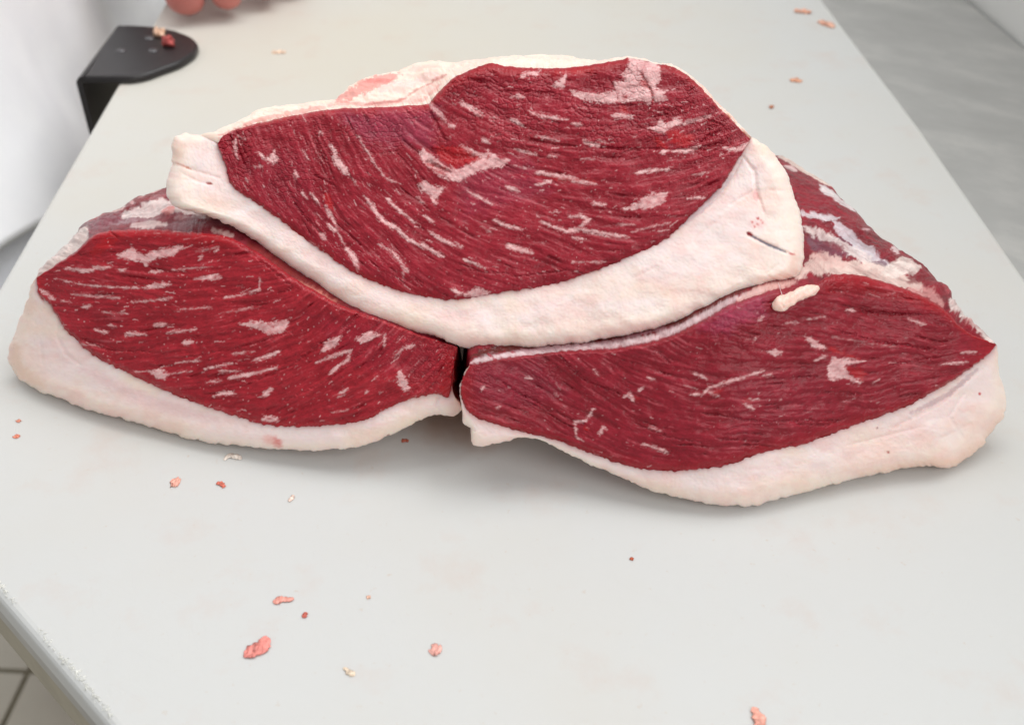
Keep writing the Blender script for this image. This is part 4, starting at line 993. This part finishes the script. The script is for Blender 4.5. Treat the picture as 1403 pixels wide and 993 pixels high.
# ------------------------------------------------------------------ black bracket on the board's edge
PL = [(113, 105), (140, 105), (160, 105), (180, 105), (201, 101), (223, 93), (245, 85), (263, 74), (269, 67), (271, 60), (267, 54), (260, 49), (250, 45), (238, 41), (209, 36), (176, 34), (159, 35)]
zt = .0055
pl = [gp(x, y, zt) for x, y in PL]
xl = min(pl[0].x, pl[-1].x)
br = empty("bracket", (xl + .02, pl[0].y, 0))
tag(br, "black metal bracket hooked over the left edge of the cutting board", "bracket")
bm = bmesh.new()
sm = spline([(p.x * 1e4, p.y * 1e4) for p in pl], 60) / 1e4
pts = [Vector((x, y, 0)) for x, y in sm]
lo = [bm.verts.new((p.x, p.y, .0012)) for p in pts]; hi = [bm.verts.new((p.x, p.y, zt)) for p in pts]
n = len(pts)
bm.faces.new(lo[::-1]); bm.faces.new(hi)
for i in range(n): bm.faces.new((lo[i], lo[(i + 1) % n], hi[(i + 1) % n], hi[i]))
bmesh.ops.recalc_face_normals(bm, faces=bm.faces)
edges = [e for e in bm.edges if all(abs(v.co.z - zt) < 1e-6 for v in e.verts)]
bmesh.ops.bevel(bm, geom=edges, offset=.0024, segments=5, affect="EDGES", profile=.5)
me = bpy.data.meshes.new("plate"); bm.to_mesh(me); bm.free()
link("plate", me, M_BLACK, br, False)
y0, y1 = pl[0].y, pl[-1].y
# bent flange: quarter bend then straight down
prof = []
for a in np.linspace(math.pi / 2, math.pi, 7): prof.append((xl + .0035 + .0055 * math.cos(a) * 1, zt - .0055 + .0055 * math.sin(a)))
prof.append((xl - .002, -.12))
prof2 = [(xl + .0035 + .0015 * math.cos(a), zt - .0055 + .0015 * math.sin(a)) for a in np.linspace(math.pi / 2, math.pi, 7)] + [(xl + .002, -.12)]
bm = bmesh.new()
ring = prof + prof2[::-1]
ra = [bm.verts.new((x, y0, z)) for x, z in ring]; rb = [bm.verts.new((x, y1, z)) for x, z in ring]
m_ = len(ring)
for i in range(m_): bm.faces.new((ra[i], ra[(i + 1) % m_], rb[(i + 1) % m_], rb[i]))
for i in range(len(prof) - 1):
    for rr_, fl in ((ra, 0), (rb, 1)):
        q = (rr_[i], rr_[i + 1], rr_[m_ - 2 - i], rr_[m_ - 1 - i])
        bm.faces.new(q if fl else q[::-1])
bmesh.ops.recalc_face_normals(bm, faces=bm.faces)
me = bpy.data.meshes.new("flange"); bm.to_mesh(me); bm.free()
link("flange", me, M_BLACK, br, False)
M_RIVET = plain("dull_rivet", (96, 94, 96), .35, .6)
for (x, y) in ((166, 70), (205, 53), (210, 70)):
    c = gp(x, y, zt)
    bm = bmesh.new()
    bmesh.ops.create_uvsphere(bm, u_segments=16, v_segments=8, radius=.0034)
    for v in bm.verts: v.co = Vector((v.co.x, v.co.y, v.co.z * .38)) + c
    me = bpy.data.meshes.new("rivet"); bm.to_mesh(me); bm.free()
    link("rivet", me, M_RIVET, br)
scrap("fat_scrap", [(210, 46), (218, 45), (226, 43)], [6, 8, 5], .0018, (240, 200, 172), "beige crumb of fat lying on the black bracket", "fat scrap", M_FAT, seed=41, base=zt, flat=.8, group="crumbs on the black bracket")
scrap("meat_scrap", [(222, 60), (229, 58), (235, 55)], [5, 8, 5], .0022, (176, 84, 80), "reddish crumb of meat lying on the black bracket", "meat scrap", M_LEAN, seed=42, base=zt, flat=.9, group="crumbs on the black bracket")

# ------------------------------------------------------------------ the butcher at the far left
CX, CY = -.50, .99
person = empty("person", (CX, CY, FLOOR))
tag(person, "person in a white coat standing left of the board, hand resting on it", "person")
V, E_, R_ = [], [], []


def jv(p, r, par=None):
    V.append(p); R_.append(r)
    if par is not None: E_.append((par, len(V) - 1))
    return len(V) - 1


pel = jv((CX, CY, .02), .12)
sp = jv((CX, CY, .25), .12, pel); ch = jv((CX, CY, .43), .125, sp); nk = jv((CX + .01, CY, .56), .055, ch)
hd0 = jv((CX + .025, CY, .63), .075, nk); hd1 = jv((CX + .03, CY, .72), .095, hd0); hd2 = jv((CX + .015, CY, .80), .07, hd1)
for sg in (-1, 1):
    hp = jv((CX, CY + sg * .095, -.04), .095, pel); kn = jv((CX + .02, CY + sg * .10, -.42), .058, hp); an = jv((CX - .02, CY + sg * .10, FLOOR + .07), .04, kn); jv((CX + .13, CY + sg * .11, FLOOR + .03), .035, an)
shr = jv((CX, CY - .19, .47), .06, ch); elr = jv((CX - .10, CY - .25, .22), .042, shr); wrr = jv((CX + .08, CY - .20, .16), .028, elr); jv((CX + .13, CY - .15, .16), .03, wrr)
shl = jv((CX, CY + .19, .47), .06, ch); ell = jv((CX + .06, CY + .28, .22), .045, shl)
W = Vector((-.262, .872, .040))
wr = jv(tuple(W), .026, ell)
pm = jv((-.236, .828, .041), .027, wr)
# fingers curl down onto the board; the two nearest show in the picture
for (kx, ky, px_, py_, tx, ty, r) in ((-.237, .802, -.2365, .781, -.235, .794, .0150), (-.209, .802, -.2080, .786, -.2075, .799, .0118), (-.187, .822, -.184, .808, -.186, .822, .0105), (-.170, .840, -.166, .828, -.170, .840, .0088)):
    m0 = jv(((kx + -.236) / 2, (ky + .828) / 2, .042), r * 1.15, pm)
    m1 = jv((kx, ky, .043), r * 1.1, m0); m2 = jv((px_, py_, .030), r * 1.05, m1); m3 = jv((px_ + .0005, py_ - .001, .0155), r, m2); jv((tx, ty + .004, .0115), r * .85, m3)
t1 = jv((-.266, .836, .034), .014, pm); t2 = jv((-.274, .820, .022), .012, t1); jv((-.268, .808, .0135), .0095, t2)
me = bpy.data.meshes.new("body")
me.from_pydata(V, E_, [])
body = bpy.data.objects.new("body", me); COL.objects.link(body)
me.materials.append(M_SKIN)
body.parent = person; body.matrix_parent_inverse = Matrix.Translation(-person.location)
sk = body.modifiers.new("skin", "SKIN"); sk.use_smooth_shade = True
for k_, r in enumerate(R_): me.skin_vertices[0].data[k_].radius = (r, r)
me.skin_vertices[0].data[pel].use_root = True
sb = body.modifiers.new("subd", "SUBSURF"); sb.levels = 2; sb.render_levels = 2


def coat(ztop=.53, zlow=None, grow=0.0, flare=None):
    nz, na = 120, 220
    zz = np.linspace(0, 1, nz)[:, None]
    a = np.linspace(0, 2 * np.pi, na, endpoint=False)[None]
    c, s_ = np.cos(a), np.sin(a)
    ax = .125 + .02 * np.sin(np.pi * zz) + (.085 * np.exp(-zz * .62 / .10) if flare is None else np.minimum(flare + .19 * (1 - zz), .115)); ay = .215 + .165 * ((1 - zz) ** 2.5 if flare is None else .97 + 0 * zz)
    ax = ax * (1 - .5 * sstep(.86, 1, zz)); ay = ay * (1 - .62 * sstep(.84, 1, zz))
    x = np.sign(c) * np.abs(c) ** .45 * ax; y = np.sign(s_) * np.abs(s_) ** .8 * ay
    yy = CY - .10 * (1 - zz) + y
    hem = -.082 - .17 * np.clip(yy - .57, 0, .5)
    if zlow is not None: hem = zlow + 0 * hem
    Z = hem + (ztop - hem) * zz
    f = (.006 * np.sin(yy * 38 + 1.2 * np.sin(Z * 9)) + .006 * fbm(yy * 16, Z * 5, 4, 3)) * (1 - .6 * zz)
    x = x + f * np.sign(c) * np.abs(c) ** .5 * 1.0 + (CX - .018 + grow)
    if flare is not None: x = x - .07 * sstep(.66, .74, yy) * (c > 0)
    P = np.stack([x, yy + 0 * x, Z + 0 * x], -1)
    # turned hem
    inner = P[:1] * 1.0; cen = np.array([CX, CY - .1, 0])
    inn = P[:6][::-1] * np.array([.965, .965, 1]) + cen * np.array([.035, .035, 0])
    return np.concatenate([inn, P])


grid_mesh("coat", coat(), None, M_CLOTH, person, closed=True, flip=False)
grid_mesh("apron", coat(-.02, -.30, -.006, .030), None, M_TROUSER, person, closed=True, flip=False)


def sleeve(name, pts, rr, mat):
    P = np.array(pts); s = np.linspace(0, 1, len(P)); q = np.linspace(0, 1, 40)
    c = np.stack([np.interp(q, s, P[:, k]) for k in range(3)], -1); r = np.interp(q, s, rr)
    tg = np.gradient(c, axis=0); tg /= np.linalg.norm(tg, axis=1, keepdims=True)
    sd = np.cross(tg, np.array([1.0, .2, .1])); sd /= np.linalg.norm(sd, axis=1, keepdims=True); n2 = np.cross(sd, tg)
    a = np.linspace(0, 2 * np.pi, 40, endpoint=False)
    k = 1 + .06 * fbm(q[:, None] * 14, a[None] * .8, 6, 3)
    Q = c[:, None] + (r[:, None] * k)[..., None] * (np.cos(a)[None, :, None] * sd[:, None] + np.sin(a)[None, :, None] * n2[:, None])
    return grid_mesh(name, Q, None, mat, person, closed=True, flip=False)


sleeve("sleeve", [V[shl], V[ell], tuple(W + Vector((-.02, .03, .02)))], [.082, .066, .046], M_CLOTH)
sleeve("sleeve", [V[shr], V[elr], V[wrr]], [.082, .066, .046], M_CLOTH)
for sg in (-1, 1):
    sleeve("trouser_leg", [(CX + .01, CY + sg * .095, .05), (CX + .02, CY + sg * .105, -.1), (CX + .01, CY + sg * .10, -.42), (CX - .03, CY + sg * .10, FLOOR + .06)], [.12, .12, .09, .075], M_TROUSER)
